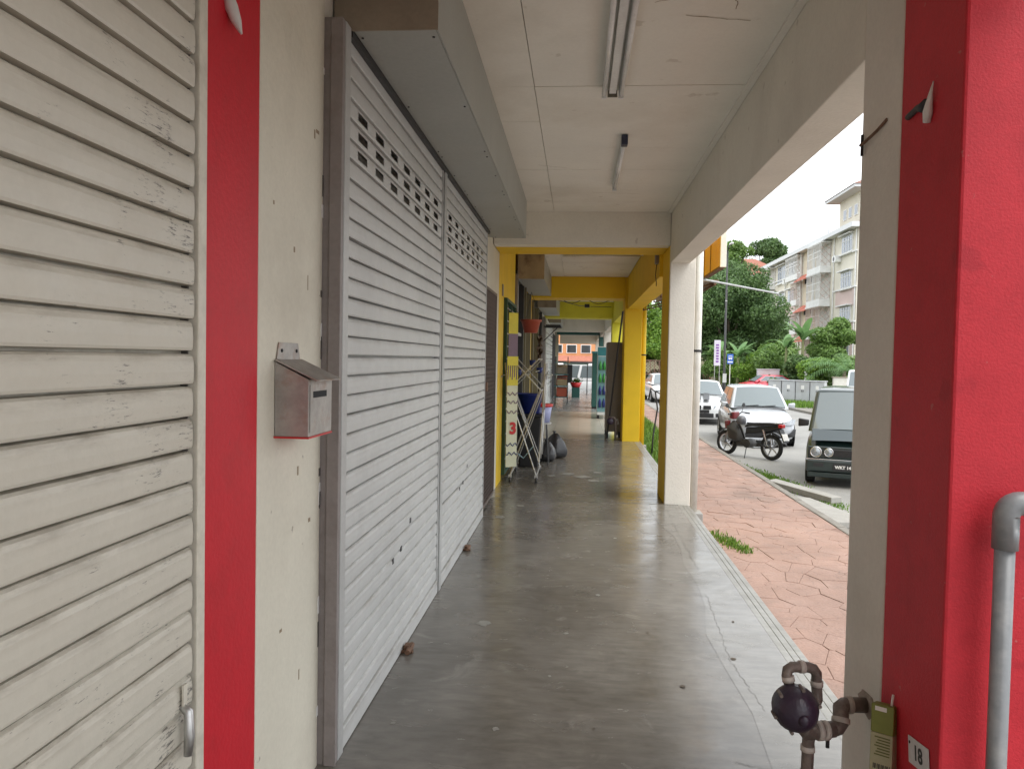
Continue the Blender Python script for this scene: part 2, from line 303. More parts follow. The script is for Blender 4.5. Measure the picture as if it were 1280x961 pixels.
def text_mesh(name, txt, size, m, parent, M, depth=.001, bold=0.):
    cu = bpy.data.curves.new('t', 'FONT'); cu.body = txt; cu.size = size; cu.extrude = depth; cu.offset = bold; cu.align_x = 'CENTER'; cu.align_y = 'CENTER'
    o = bpy.data.objects.new('t', cu); COL.objects.link(o)
    bpy.context.view_layer.update()
    me = bpy.data.meshes.new_from_object(o.evaluated_get(bpy.context.evaluated_depsgraph_get()))
    bpy.data.objects.remove(o); me.materials.clear(); me.materials.append(m)
    me.transform(M)
    return link(name, me, parent)
def frame(origin, right, up):          # matrix placing text in a plane
    r = Vector(right).normalized(); u = Vector(up); u = (u-r*u.dot(r)).normalized(); n = r.cross(u)
    M = Matrix((r, u, n)).transposed().to_4x4(); M.translation = Vector(origin); return M
def copy_tree(o, parent=None):
    c = o.copy(); COL.objects.link(c); c.parent = parent
    for ch in list(o.children): copy_tree(ch, c)
    return c

# ================================================================== SETTING
ZP, ZR = -.45, -.60
def struct(name, mb, m, **k): return tag(mb.build(name, m, **k), kind='structure')
struct('ground', MB().box(-300, 400, -200, 700, -1.2, -.66), GROUND)
struct('road', MB().box(3.27, 60, -60, 61, -.655, ZR).box(-60, 3.27, 41.5, 61, -.655, ZR-.004), ROADM)
pav = struct('footpath', MB().box(1.2, 3.15, -14, 41.4, -.65, ZP-.008), SOIL)
# stamped crazy paving: Voronoi cells over the footpath, each stone its own prism
def clip(poly, nx, ny, d):
    out = []
    for i in range(len(poly)):
        a, b = poly[i], poly[(i+1) % len(poly)]
        da = a[0]*nx+a[1]*ny-d; db = b[0]*nx+b[1]*ny-d
        if da <= 0: out.append(a)
        if da*db < 0:
            t = da/(da-db); out.append((a[0]+(b[0]-a[0])*t, a[1]+(b[1]-a[1])*t))
    return out
def paving(x0, x1, y0, y1, step):
    g = {}
    nx, ny = max(1, round((x1-x0)/step)), round((y1-y0)/step)
    for i in range(-1, nx+1):
        for j in range(-1, ny+1):
            g[i, j] = (x0+(i+.5+random.uniform(-.46, .46))*(x1-x0)/nx, y0+(j+.5+random.uniform(-.46, .46))*(y1-y0)/ny)
    cells = []
    for i in range(nx):
        for j in range(ny):
            p = g[i, j]; poly = [(x0+.004, y0), (x1-.004, y0), (x1-.004, y1), (x0+.004, y1)]
            for di in (-2, -1, 0, 1, 2):
                for dj in (-2, -1, 0, 1, 2):
                    q = g.get((i+di, j+dj))
                    if q is None or q == p: continue
                    vx, vy = q[0]-p[0], q[1]-p[1]; L = math.hypot(vx, vy)
                    poly = clip(poly, vx/L, vy/L, ((q[0]+p[0])*vx+(q[1]+p[1])*vy)/2/L-.0014)
                    if len(poly) < 3: break
                if len(poly) < 3: break
            if len(poly) >= 3: cells.append((p, poly))
    return cells
def stone(mb, p, poly, z):
    n = len(poly); h = random.uniform(-.004, .003)
    ins = [(p[0]+(x-p[0])*.982, p[1]+(y-p[1])*.982) for x, y in poly]
    tz = [z+h+random.uniform(-.002, .002) for _ in poly]
    vs = [(x, y, z-.03) for x, y in poly]+[(x, y, z-.0035+h) for x, y in poly]+[(x, y, tz[i]) for i, (x, y) in enumerate(ins)]
    fs = [(i, (i+1) % n, n+(i+1) % n, n+i) for i in range(n)]+[(n+i, n+(i+1) % n, 2*n+(i+1) % n, 2*n+i) for i in range(n)]+[tuple(range(2*n, 3*n))]
    mb.add(vs, fs)
cells = paving(1.21, 3.14, 2.6, 30, .25)
cells.sort(key=lambda c: c[0][1])
far = MB()
for k, (p, poly) in enumerate(cells):
    if k < 298:
        m = MB(); stone(m, p, poly, ZP); m.build('paving_stone', PAVE, pav)
    else: stone(far, p, poly, ZP)
for p, poly in paving(1.21, 3.14, -13.5, 2.6, .34): stone(far, p, poly, ZP)
for p, poly in paving(1.21, 3.14, 30, 41.3, .45): stone(far, p, poly, ZP)
tag(far.build('far_paving', PAVE, pav), kind='stuff')
kerb = struct('kerb', MB().box(3.15, 3.151, -14, 41.4, -.655, ZP-.05), KERB)
y = -13.
while y < 41:
    L = .9; box('kerb_stone', KERB, kerb, 3.153, 3.265, y+.006, y+L-.006, -.66, ZP+.004+random.uniform(-.004, .004), bevel=.012); y += L
# hill behind the flats
hill = MB(); rr_ = []
for i in range(13):
    for j in range(13):
        x = -20+i*10; yy = 96+j*10; d = math.hypot((x-32)/55, (yy-150)/48)
        rr_.append((x, yy, -1.0+11.5*max(0, 1-d*d)+random.uniform(0, .3)))
hill.add(rr_, [(i*13+j, (i+1)*13+j, (i+1)*13+j+1, i*13+j+1) for i in range(12) for j in range(12)])
struct('hill', hill, GROUND, smooth=True)
struct('verge', MB().prism([(9.9, 30.), (40, 30), (40, 66), (15.0, 66), (15.0, 50.5), (10.2, 50.5), (9.6, 42)], -.66, ZR+.10, axis='z'), KERB)

# walkway floor, bay by bay
fl = struct('walkway_floor', MB().box(-1.25, 1.085, -12, 8.155, -.66, 0).box(-1.25, 1.085, 8.165, 14.66, -.66, -.0006).box(-1.25, 1.085, 22.4, 40.4, -.66, -.001), FLOOR)
box('cement_bay', FLOOR2, fl, -.98, 1.08, 22.42, 40.35, -.005, .0008)
m = MB().box(1.0865, 1.127, -12, 8.155, -.66, -.001).box(1.0865, 1.127, 8.165, 40.4, -.66, -.0015); m.build('edge_strip', EDGE, fl, bevel=.003)
m = MB().box(1.1285, 1.165, -12, 8.155, -.66, -.002).box(1.1285, 1.165, 8.165, 40.4, -.66, -.0025); m.build('edge_strip', EDGE, fl, bevel=.003)
m = MB().box(1.1665, 1.205, -12, 8.155, -.66, -.004).box(1.1665, 1.205, 8.165, 40.4, -.66, -.0045); m.build('edge_strip', EDGE, fl, bevel=.004)
tb = MB().box(-.98, 1.085, 14.665, 22.395, -.66, -.006).build('tile_bed', GAP, fl)
for i in range(4):
    for j in range(15):
        x0 = -.98+i*.516; y0 = 14.67+j*.515
        box('floor_tile', TILE, fl, x0+.0015, x0+.5145, y0+.0015, y0+.5135, -.012, random.uniform(-.0005, .0005))
SKYLIT_SCREED = floor_mat('skylit_edge_screed', (.15, .14, .122), (.23, .218, .195), .14, .32)  # paler edge pour; its colour also carries the skylight gradient across the floor
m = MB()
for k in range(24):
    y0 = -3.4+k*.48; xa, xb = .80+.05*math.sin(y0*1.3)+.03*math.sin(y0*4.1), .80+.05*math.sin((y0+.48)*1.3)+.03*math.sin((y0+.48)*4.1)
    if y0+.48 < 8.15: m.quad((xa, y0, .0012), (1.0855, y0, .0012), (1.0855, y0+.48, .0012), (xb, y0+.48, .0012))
m.build('skylit_screed', SKYLIT_SCREED, fl)
# cracks and marks lying in the cement
def ribbon(mb, pts, w, z):
    for (a, b) in zip(pts[:-1], pts[1:]):
        d = Vector((b[0]-a[0], b[1]-a[1], 0)).normalized(); n_ = Vector((-d.y, d.x, 0))*w*random.uniform(.5, 1.2)
        mb.quad((a[0]-n_.x, a[1]-n_.y, z), (b[0]-n_.x, b[1]-n_.y, z), (b[0]+n_.x, b[1]+n_.y, z), (a[0]+n_.x, a[1]+n_.y, z))
def wander(a, b, n, j):
    return [(a[0]+(b[0]-a[0])*i/n+random.uniform(-j, j)*(0 < i < n), a[1]+(b[1]-a[1])*i/n+random.uniform(-j, j)*(0 < i < n)) for i in range(n+1)]
CRK = mat('crack_line', (.13, .125, .11), .9); PALE = mat('dried_cement_splash', (.27, .26, .23), .6, var=.2, scale=30); LEAFB = mat('dead_leaf', (.09, .07, .05), .8)
for a, b, n_ in (((.86, 5.0), (.80, 3.9), 14), ((.80, 3.9), (.84, 3.35), 8), ((.62, 2.9), (.86, 2.83), 8), ((.55, 2.62), (.78, 2.78), 9), ((.93, 7.9), (.9, 5.6), 18)):
    m = MB(); ribbon(m, wander(a, b, n_*3, .007), .0012, .0024); m.build('floor_crack', CRK, fl)
m = MB(); ribbon(m, wander((-.86, 8.155), (1.08, 8.155), 26, .006), .006, .0012); m.build('floor_joint', CRK, fl)
def blot(name, mt, x, y, r, z=.0016):
    n_ = 11; m = MB(); vs = [(x+r*random.uniform(.55, 1.1)*math.cos(6.283*k/n_), y+1.2*r*random.uniform(.55, 1.1)*math.sin(6.283*k/n_), z) for k in range(n_)]
    m.add(vs, [tuple(range(n_))]); m.build(name, mt, fl)
for x, y, r in ((-.50, 4.28, .045), (-.03, 4.18, .014), (-.12, 6.1, .012), (-.30, 3.05, .016), (-.72, 3.05, .012), (.16, 4.9, .02), (-.7, 7.2, .06), (-.55, 7.8, .05), (.22, 9.6, .09), (.1, 9.9, .12), (-.1, 10.1, .10), (.3, 10.3, .06), (-.3, 9.9, .07), (-.65, 5.2, .03), (-.1, 3.6, .01), (.35, 6.5, .02)): blot('cement_splash', PALE, x, y, r)
for x, y, r in ((.52, 3.56, .016), (.82, 3.93, .017), (.42, 4.25, .009), (.93, 4.5, .010), (-.28, 5.3, .008), (.1, 3.1, .007), (.66, 5.2, .008)): blot('dead_leaf', LEAFB, x, y, r, .004)

# ================================================================== SHOPHOUSES
unit_lab = {
 'A': ('red trimmed shophouse bay with scuffed beige roller shutter, nearest the viewer', 'shophouse'),
 'B': ('white shophouse bay with two grey roller shutters and a grey shutter housing', 'shophouse'),
 'C': ('yellow painted shophouse bay with green grille beyond the white column', 'shophouse'),
 'D': ('tiled shophouse bay with lime yellow beam, beyond the yellow column', 'shophouse'),
 'E': ('pale shophouse bay with white shutter and white beam deep down the walkway', 'shophouse'),
 'F': ('far shophouse bay with dark green beam, goods stacked inside', 'shophouse'),
 'G': ('last dim shophouse bay at the far open end of the walkway', 'shophouse')}
U = {k: thing('shophouse', v[0], v[1], (0, 0, 0), group='shophouses along the covered walkway') for k, v in unit_lab.items()}
def slats(parent, m, X, y0, y1, z0, z1, pitch, slot_rows=(), slots=(), t=.028, wave=0.):
    prof = [(-t, .0005), (-.002, .002), (.0005, .008), (.0015, pitch*.40), (.0005, pitch*.72), (-.003, pitch*.86), (-.009, pitch*.925), (-t-.004, pitch*.94), (-t-.004, pitch*1.04)]
    def make(rows):
        mb = MB()
        pr = prof
        seg = [(y0, y1, False)]
        if rows:
            seg = []; c = y0
            for a, b in slots: seg += [(c, a, False), (a, b, True)]; c = b
            seg.append((c, y1, False))
        for a, b, hole in seg:
            parts_ = [pr] if not hole else [pr[:3]+[(.001, pitch*.22)], [(.001, pitch*.66)]+pr[4:]]
            for q in parts_:
                n_ = len(q)
                mb.add([(x, a, z) for x, z in q]+[(x, b, z) for x, z in q]+[(x-.0018, a, z) for x, z in q]+[(x-.0018, b, z) for x, z in q],
                       [(i, i+1, n_+i+1, n_+i) for i in range(n_-1)]+[(2*n_+i, 3*n_+i, 3*n_+i+1, 2*n_+i+1) for i in range(n_-1)]
                       + [(0, n_, 3*n_, 2*n_), (n_-1, 3*n_-1, 4*n_-1, 2*n_-1)] + [(i, 2*n_+i, 2*n_+i+1, i+1) for i in range(n_-1)]+[(n_+i, n_+i+1, 3*n_+i+1, 3*n_+i) for i in range(n_-1)])
        me = mb.mesh('slat', m)
        return me
    me0 = make(False); me1 = make(True) if slots else None
    z = z0; k = 0
    while z < z1-.02:
        o = link('slat', me1 if k in slot_rows else me0, parent); o.location = (X+random.uniform(-.0012, .0012), 0, z)
        o.rotation_euler = (random.uniform(-.0006, .0006), random.uniform(-.008, .008), 0)
        z += pitch; k += 1
    return k
# --- A: near bay
A = U['A']
w = box('wall', REDW, A, -1.30, -.92, 1.812, 2.148, -.02, 3.05, bevel=.004)
sh = MB().box(-.955, -.905, 1.771, 1.810, 0, 2.75).build('roller_shutter', FRAMEB, A, bevel=.003)
sh['label'] = 'beige roller shutter with scuffed slats and guide rail'
slats(sh, SHUT_B, -.915, -1.6, 1.764, .03, 2.75, .0775)
box('shutter_gap', GAP, sh, -.95, -.93, 1.7645, 1.7705, 0, 2.75)
box('wall', WHITE, A, -9, -1.12, -12, 2.148, -.02, 3.05)
box('wall', REDW, A, -1.3, -.92, -2.2, -1.62, -.02, 3.05)
box('wall', WHITE, A, -1.119, -.92, -12, -2.21, -.02, 3.05)
box('shutter_housing', HOUS, A, -.93, -.53, -1.8, 1.80, 2.68, 3.055)
hk = MB().tube([(-.912, 1.712, .67), (-.895, 1.712, .655), (-.89, 1.708, .60), (-.893, 1.706, .555)], [.008, .012, .013, .010], 8); hk.build('pull_handle', STEEL, sh, smooth=True)
box('pull_strap', FRAMEB, sh, -.908, -.903, 1.705, 1.722, .66, .72)
# --- pillars on the street side
def pillar(u, m, x0, x1, y0, y1, z1=3.05, z0=-.5): return box('pillar', m, U[u], x0, x1, y0, y1, z0, z1, bevel=.008, seg=2)
pillar('A', RED, .943, 1.23, 2.02, 2.400)
pillar('B', WHITE, .943, 1.23, 2.4015, 2.72)
pillar('A', RED, .943, 1.23, -4.1, -3.4); pillar('A', RED, .943, 1.23, -10.2, -9.5)
pillar('B', WHITE, .943, 1.208, 8.16, 8.215)
pillar('C', YEL, .941, 1.208, 8.2165, 8.86)
pillar('C', YEL, .86, 1.18, 14.45, 15.15)
pillar('D', LIME, .90, 1.18, 20.6, 21.3)
pillar('E', WHITE, .90, 1.18, 26.8, 27.5); pillar('F', GREEND, .90, 1.18, 33, 33.7); pillar('G', BEAMW, .90, 1.18, 39.2, 39.9)
# --- long beams over the open side, cross beams at the pillars
def beam(u, m, *a): return box('beam', m, U[u], *a, bevel=.006)
for y0, y1 in ((-9.5, -4.1), (-3.4, 2.02)): beam('A', BEAMW, .943, 1.145, y0+.002, y1-.002, 2.53, 3.085)
beam('B', BEAMW, .9445, 1.145, 2.722, 8.158, 2.53, 3.085)
beam('C', YEL, .905, 1.17, 8.862, 14.448, 2.46, 3.085)
beam('D', LIME, .92, 1.15, 15.152, 20.598, 2.5, 3.085)
beam('E', WHITE, .92, 1.15, 21.302, 26.798, 2.5, 3.085)
beam('F', WHITE, .92, 1.15, 27.502, 32.998, 2.5, 3.085); beam('G', BEAMW, .92, 1.15, 33.702, 39.198, 2.5, 3.085)
for u, m, y0, y1, zb, x1 in (('A', BEAMW, -10.2, -9.5, 2.71, .942), ('A', BEAMW, -4.1, -3.4, 2.71, .942), ('B', BEAMW, 2.1, 2.69, 2.84, .942), ('B', BEAMW, 8.16, 8.34, 2.71, .9405), ('C', YEL, 8.3415, 8.86, 2.705, .9395),
                    ('C', YEL, 14.47, 15.13, 2.66, .858), ('D', LIME, 20.62, 21.28, 2.62, .898), ('E', WHITE, 26.82, 27.48, 2.49, .898), ('F', GREEND, 33.02, 33.68, 2.58, .898), ('G', BEAMW, 39.22, 39.88, 2.33, .898)):
    beam(u, m, -.915, x1, y0, y1, zb, 3.085)
box('beam', BEAMW, U['E'], -.9, .9, 26.84, 27.46, 2.40, 2.488) if False else None
# --- ceilings of boards with open joints
def ceiling(u, y0, y1, ys, xs, m=CEILP):
    c = box('ceiling', GAP, U[u], -.93, 1.2, y0+.003, y1-.003, 3.074, 3.09)
    yy = [y0+.004]+[q for q in ys if y0 < q < y1]+[y1-.004]
    for a, b in zip(yy[:-1], yy[1:]):
        for p, q in zip(xs[:-1], xs[1:]):
            o = box('ceiling_board', m, c, p+.002, q-.002, a+.0015, b-.0015, 3.056, 3.0735)
            o.location.z = random.uniform(-.0015, .0015)
XS = (-.915, -.28, .925)
box('ceiling_cornice', CEILP, U['B'], .905, .942, 2.722, 8.158, 3.043, 3.055)
ceiling('A', -9.5, -4.1, [-9.5+.64*k for k in range(20)], XS); ceiling('A', -3.4, 2.1, [-3.4+.64*k for k in range(20)], XS)
ceiling('B', 2.70, 8.16, [3.16+.64*k for k in range(8)], XS)
ceiling('C', 8.86, 14.45, [8.86+1.2*k for k in range(5)], (-.915, -.28, .90))
ceiling('D', 15.13, 20.62, [15.13+1.2*k for k in range(5)], (-.915, -.28, .90)); ceiling('E', 21.28, 26.82, [], (-.915, -.28, .90)); ceiling('F', 27.48, 33.02, [], (-.915, .90)); ceiling('G', 33.68, 39.2, [], (-.915, .90))
# --- upper storeys (shade the walkway)
for u, y0, y1, m in (('A', -12, 2.37, WHITE), ('B', 2.37, 8.34, WHITE), ('C', 8.34, 14.8, YEL), ('D', 14.8, 20.95, WHITE), ('E', 20.95, 27.15, WHITE), ('F', 27.15, 33.35, WHITE), ('G', 33.35, 39.9, WHITE)):
    box('upper_wall', m, U[u], -9, 1.3, y0+.002, y1-.002, 3.095, 7.0)
    for wx in (.25, .7): box('window', WINGL, U[u], 1.29, 1.306, y0+(y1-y0)*wx-.6, y0+(y1-y0)*wx+.6, 4.2, 5.6)
# --- B: white bay
B = U['B']
box('wall', WALLW, B, -1.30, -.92, 2.1495, 2.70, -.02, 3.052, bevel=.003)
box('wall', WHITE, B, -9, -1.12, 2.1495, 8.84, -.02, 3.05)
box('lintel', WHITE, B, -1.118, -.925, 2.702, 7.28, 2.70, 3.05)
box('wall', WALLW, B, -1.118, -.922, 7.262, 8.852, -.02, 3.052, bevel=.003)
SLOT1 = [(2.95+.262*k, 3.085+.262*k) for k in range(7)]; SLOT2 = [(5.03+.285*k, 5.165+.285*k) for k in range(7)]
for y0, y1, sl, lab in ((2.802, 4.785, SLOT1, 'nearer grey roller shutter with three rows of slots'), (4.905, 7.165, SLOT2, 'farther grey roller shutter with three rows of slots')):
    s_ = MB().box(-.905, -.862, y1+.001, y1+.022, 0, 2.70).build('roller_shutter', GUIDE, B, bevel=.002); s_['label'] = lab
    slats(s_, SHUT_G, -.868, y0, y1, .085, 2.66, .0745, slot_rows=(29, 30, 31), slots=sl)
    box('bottom_rail', SHUT_G, s_, -.89, -.858, y0, y1, .004, .083, bevel=.004)
    for yy, zz in ((y0+.97, .52), (y0+1.18, .62), (y0+.80, .50)):
        box('key_slot', BLACKM, s_, -.868, -.8655, yy, yy+.03, zz, zz+.026)
    lug = MB().box(-.862, -.80, y0+.98, y0+1.0, .002, .012).tube([(-.82, y0+.95, .018), (-.82, y0+1.06, .018)], .014, 8).box(-.85, -.81, y0+1.0, y0+1.05, .002, .032); lug.build('floor_latch', RUST, s_)
jm = MB().box(-.955, -.855, 2.702, 2.735, 0, 2.70).build('door_jamb', JAMB, B, bevel=.002)
box('jamb_fold', JAMB, jm, -.895, -.851, 2.694, 2.7015, 0, 2.69, bevel=.002)
box('guide_rail', GUIDE, B, -.90, -.853, 2.737, 2.80, 0, 2.70, bevel=.002)
box('centre_post', GUIDE, B, -.905, -.855, 4.83, 4.9035, 0, 2.70, bevel=.002)
# peeling plaster flakes beside the jamb
for k in range(16):
    z = random.uniform(.1, 2.9); h = random.uniform(.02, .10); box('plaster_chip', GAP if k % 2 else LABELP, B, -.9205, -.9185, 2.694-random.uniform(.003, .012), 2.7, z, z+h)
NICK = mat('plaster_nick', (.30, .23, .15), .9)
for y, z, w_, h in ((2.62, 2.27, .03, .012), (2.60, 2.245, .012, .03), (2.42, 1.83, .012, .018), (2.55, 1.72, .006, .05), (2.58, .92, .02, .014), (2.47, 1.10, .012, .03), (2.33, .62, .018, .01), (2.50, .40, .008, .035), (2.25, 1.95, .01, .012)):
    box('plaster_nick', NICK, B, -.9205, -.9192, y, y+w_, z, z+h)
for a, b in (((.45, 3.55), (.75, 3.62)), ((-.35, 6.2), (-.12, 6.3)), ((.1, 7.2), (.55, 7.28)), ((.62, 3.3), (.66, 3.5)), ((.3, 3.42), (.5, 3.36))):
    m = MB(); ribbon(m, wander(a, b, 9, .008), .0022, 3.0535); m.build('ceiling_crack', NICK, B)
# shutter housing, folded sheets
hs_ = MB().box(-.918, -.54, 2.806, 7.62, 2.70, 3.05).build('shutter_housing', HOUS, B)
box('end_sheet', HOUS_B, hs_, -.918, -.532, 2.797, 2.8045, 2.69, 3.053)
yy = [2.806, 4.50, 5.55, 6.55, 7.62]
for a, b in zip(yy[:-1], yy[1:]):
    box('front_sheet', HOUS, hs_, -.539, -.5335, a+.0015, b-.0015, 2.693, 3.053); box('under_sheet', HOUS, hs_, -.845, -.541, a+.0015, b-.0015, 2.692, 2.699)
    for q in (a+.06, (a+b)/2, b-.06):
        for x in (-.83, -.56): MB().lathe([(.005, 2.6885), (.005, 2.692)], 8, c=(x, q, 0)).build('screw', BLACKM, hs_)
box('shadow_strip', BLACKM, hs_, -.905, -.848, 2.80, 7.25, 2.668, 2.699)  # black strip drawn in for the shadow gap under the housing
# gate of expanded mesh
def mesh_gate(u, X, y0, y1, z0, z1, step, m, rad=.004):
    g = MB().box(X, X+.03, y0, y0+.03, z0, z1).box(X, X+.03, y1-.03, y1, z0, z1).box(X, X+.03, y0+.03, y1-.03, z1-.03, z1).box(X, X+.03, y0+.03, y1-.03, z0, z0+.03).build('gate', m, U[u])
    mb = MB(); W, H = y1-y0, z1-z0
    k = -H
    while k < W:
        a0, b0 = max(0, k), min(W, k+H)
        if b0 > a0:
            mb.tube([(X+.012, y0+a0, z0+a0-k), (X+.012, y0+b0, z0+b0-k)], rad, 4, False); mb.tube([(X+.018, y0+a0, z1-(a0-k)), (X+.018, y0+b0, z1-(b0-k))], rad, 4, False)
        k += step
    tag(mb.build('expanded_mesh', m, g), kind='stuff'); return g
g = mesh_gate('B', -.915, 7.32, 8.33, .03, 2.2, .085, MESHM, .006)
box('lock_box', RUST, g, -.885, -.865, 7.35, 7.45, 1.18, 1.27, bevel=.004)
box('backing_panel', DARK, g, -.919, -.9165, 7.34, 8.31, .03, 2.18)
# downpipe beside the white column, with clamp and plinth
def downpipe(u, m, x, y, z0, z1, r=.052):
    p = MB().tube([(x, y, z0), (x, y, z1)], r, 14).build('downpipe', m, U[u], smooth=True)
    for z in (1.62,): MB().lathe([(r+.003, z-.012), (r+.006, z-.012), (r+.006, z+.012), (r+.003, z+.012)], 14, c=(x, y, 0)).build('pipe_clamp', BLACKM, p)
    box('pipe_plinth', CONC, p, x-.085, x+.09, y-.10, y+.12, -.6, z0+.02, bevel=.008)
    return p
downpipe('B', WPIPE, 1.252, 8.225, -.10, 3.3, .040)
downpipe('C', YEL, 1.23, 14.62, -.10, 3.3, .048)
# --- C: yellow bay
Cc = U['C']
box('wall', WHITE, Cc, -9, -1.12, 8.842, 14.79, -.02, 3.05)
box('wall', YEL, Cc, -1.118, -.918, 8.8535, 9.43, -.02, 3.052, bevel=.004); box('wall', YEL, Cc, -1.118, -.918, 10.88, 11.05, -.02, 3.052, bevel=.004); box('lintel', YEL, Cc, -1.118, -.918, 9.4315, 10.8785, 2.26, 3.05)
gr = MB().box(-.925, -.875, 9.435, 9.475, .06, 2.25).box(-.925, -.875, 10.835, 10.875, .06, 2.25).box(-.925, -.875, 9.476, 10.834, 2.21, 2.25).box(-.925, -.875, 9.476, 10.834, .06, .10).box(-.92, -.88, 10.13, 10.17, .10, 2.21).build('window_grille', GGREEN, Cc)
for k in range(13): MB().tube([(-.9, 9.47, .22+k*.16), (-.9, 10.84, .22+k*.16)], .008, 6).build('grille_bar', STEEL, gr)
for k in range(7): MB().tube([(-.905, 9.62+k*.17, .1), (-.905, 9.62+k*.17, 2.21)], .007, 6).build('grille_bar', GGREEN, gr)
box('backing_panel', GGREEN, gr, -1.1, -1.08, 9.435, 10.875, .0, 2.25)
PALEW = mat('pale_shopfront_panel', (.52, .52, .50), .55, var=.08, stain=(.35, .33, .29), stain_amt=.4); OLIVE = mat('olive_door_post', (.17, .145, .08), .55)
box('shopfront_panel', PALEW, Cc, -1.05, -.985, 11.06, 14.44, -.0, 2.9)
for y0 in (11.06, 12.9, 14.2): box('door_post', JAMB if y0 < 12 else OLIVE, Cc, -.984, -.88, y0, y0+.10, 0, 2.72, bevel=.003)
box('door_post', BLACKM, Cc, -.984, -.9, 12.6, 12.72, 0, 2.72)
wd = box('window', BLACKM, Cc, -.983, -.955, 11.22, 12.05, 2.02, 2.55); box('pane', GLASS, wd, -.954, -.95, 11.26, 12.01, 2.06, 2.51); box('sill', PALEW, wd, -.983, -.90, 11.2, 12.2, 1.86, 1.90)
box('notice_board', mat('dark_blue_board', (.015, .018, .03), .5), Cc, -.983, -.96, 11.2, 11.95, 1.2, 1.84)
def housing(u, y0, y1, xo, zb, m_end):
    h = MB().box(-.917, xo-.008, y0+.008, y1, zb+.007, 3.05).build('shutter_housing', HOUS, U[u]); box('end_sheet', m_end, h, -.917, xo, y0, y0+.006, zb, 3.053)
    q = [y0+.008+(y1-y0-.008)*k/3 for k in range(4)]
    for a, b in zip(q[:-1], q[1:]):
        box('front_sheet', HOUS, h, xo-.007, xo, a+.002, b-.002, zb, 3.052); box('under_sheet', HOUS, h, -.86, xo-.0085, a+.002, b-.002, zb, zb+.006)
    return h
housing('C', 11.44, 14.44, -.52, 2.69, HOUS_R)
housing('D', 17.2, 20.5, -.50, 2.66, HOUS_B)
housing('E', 23, 26.7, -.52, 2.6, HOUS_B)
# --- D to G
D_ = U['D']
box('wall', PALEW, D_, -9, -1.05, 14.80, 20.94, -.02, 3.05); box('wall', YEL, D_, -1.048, -.92, 14.80, 15.1, -.02, 3.05)
for y0, mm in ((15.2, OLIVE), (17.1, OLIVE), (18.6, BLACKM), (20.6, JAMB)): box('door_post', mm, D_, -1.048, -.88, y0, y0+.12, 0, 2.64, bevel=.004)
wd = box('window', JAMB, D_, -1.046, -1.0, 15.5, 16.9, 1.2, 2.4); box('pane', GLASS, wd, -.999, -.995, 15.56, 16.84, 1.26, 2.34)
E_ = U['E']
box('wall', WHITE, E_, -9, -1.0, 20.95, 27.14, -.02, 3.05)
s_ = box('roller_shutter', GUIDE, E_, -.93, -.87, 20.98, 21.04, 0, 2.6); s_['label'] = 'white slatted shutter far down the walkway'
slats(s_, mat('white_shutter_paint', (.66, .68, .66), .45), -.885, 21.05, 26.7, .03, 2.6, .0745)
F_ = U['F']; box('wall', BEAMW, F_, -9, -1.0, 27.16, 33.34, -.02, 3.05)
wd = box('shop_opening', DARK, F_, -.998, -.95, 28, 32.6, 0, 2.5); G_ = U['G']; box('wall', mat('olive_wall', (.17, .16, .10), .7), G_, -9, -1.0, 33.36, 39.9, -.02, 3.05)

# ================================================================== THINGS IN THE WALKWAY
# --- mailbox on the ivory wall
t = thing('mailbox', 'dented tin mailbox with sloping lid on the ivory wall beside the red stripe', 'mailbox', (-.92, 2.38, 1.25))
x0 = .002
MB().loft([[(x0, -.11, 0), (.108, -.11, 0), (.108, .11, 0), (x0, .11, 0)], [(x0, -.11, .175), (.108, -.11, .175), (.108, .11, .175), (x0, .11, .175)], [(x0, -.11, .228), (.106, -.11, .176), (.106, .11, .176), (x0, .11, .228)]]).build('body', MBOX, t, bevel=.002)
MB().loft([[(x0+.001, -.117, .232), (.136, -.117, .170), (.136, .117, .170), (x0+.001, .117, .232)], [(x0+.001, -.117, .236), (.137, -.117, .174), (.137, .117, .174), (x0+.001, .117, .236)]]).build('lid', MBOX, t)
bp = MB().prism([(-.105, .228), (-.085, .287), (.075, .287), (.098, .228)], x0, x0+.003, axis='x').build('back_tab', MBOX, t)
for y in (-.065, .06): MB().lathe([(.006, x0+.003), (.006, x0+.0055)], 10, 'x', (0, y, .262)).build('screw_hole', DARK, bp)
fp = box('front_panel', MBOX, t, .1085, .1105, -.10, .102, .012, .158); box('slot', DARK, fp, .1106, .1114, -.075, .05, .118, .138)
box('bottom_flange', REDPL, t, .0, .11, -.112, .112, -.006, -.0005)
# --- hook and wire remnants
t = thing('wall_hook', 'white broken plastic clip stuck high on the red stripe', 'hook', (-.92, 1.94, 2.27))
MB().tube([(.004, -.02, .17), (.012, .0, .12), (.02, .012, .09), (.03, .02, .06)], [.012, .018, .014, .003], 8).build('clip', mat('dirty_white_plastic', (.62, .6, .57), .5), t, smooth=True)
t = thing('pillar_hook', 'dark iron hook with torn white tape on the red pillar face', 'hook', (.943, 2.22, 2.19))
MB().tube([(-.004, .12, .03), (-.006, .05, .035), (-.012, .0, .02), (-.02, -.03, .03)], [.009, .009, .016, .005], 8).build('iron_hook', BLACKM, t, smooth=True)
MB().tube([(-.008, -.015, -.025), (-.012, -.028, .0), (-.012, -.040, .04), (-.008, -.046, .075)], [.010, .013, .006, .0015], 8).build('torn_tape', LABELP, t, smooth=True)
t = thing('pillar_bracket', 'small rusty wire bracket sticking out from the white pillar', 'bracket', (.943, 2.55, 2.235))
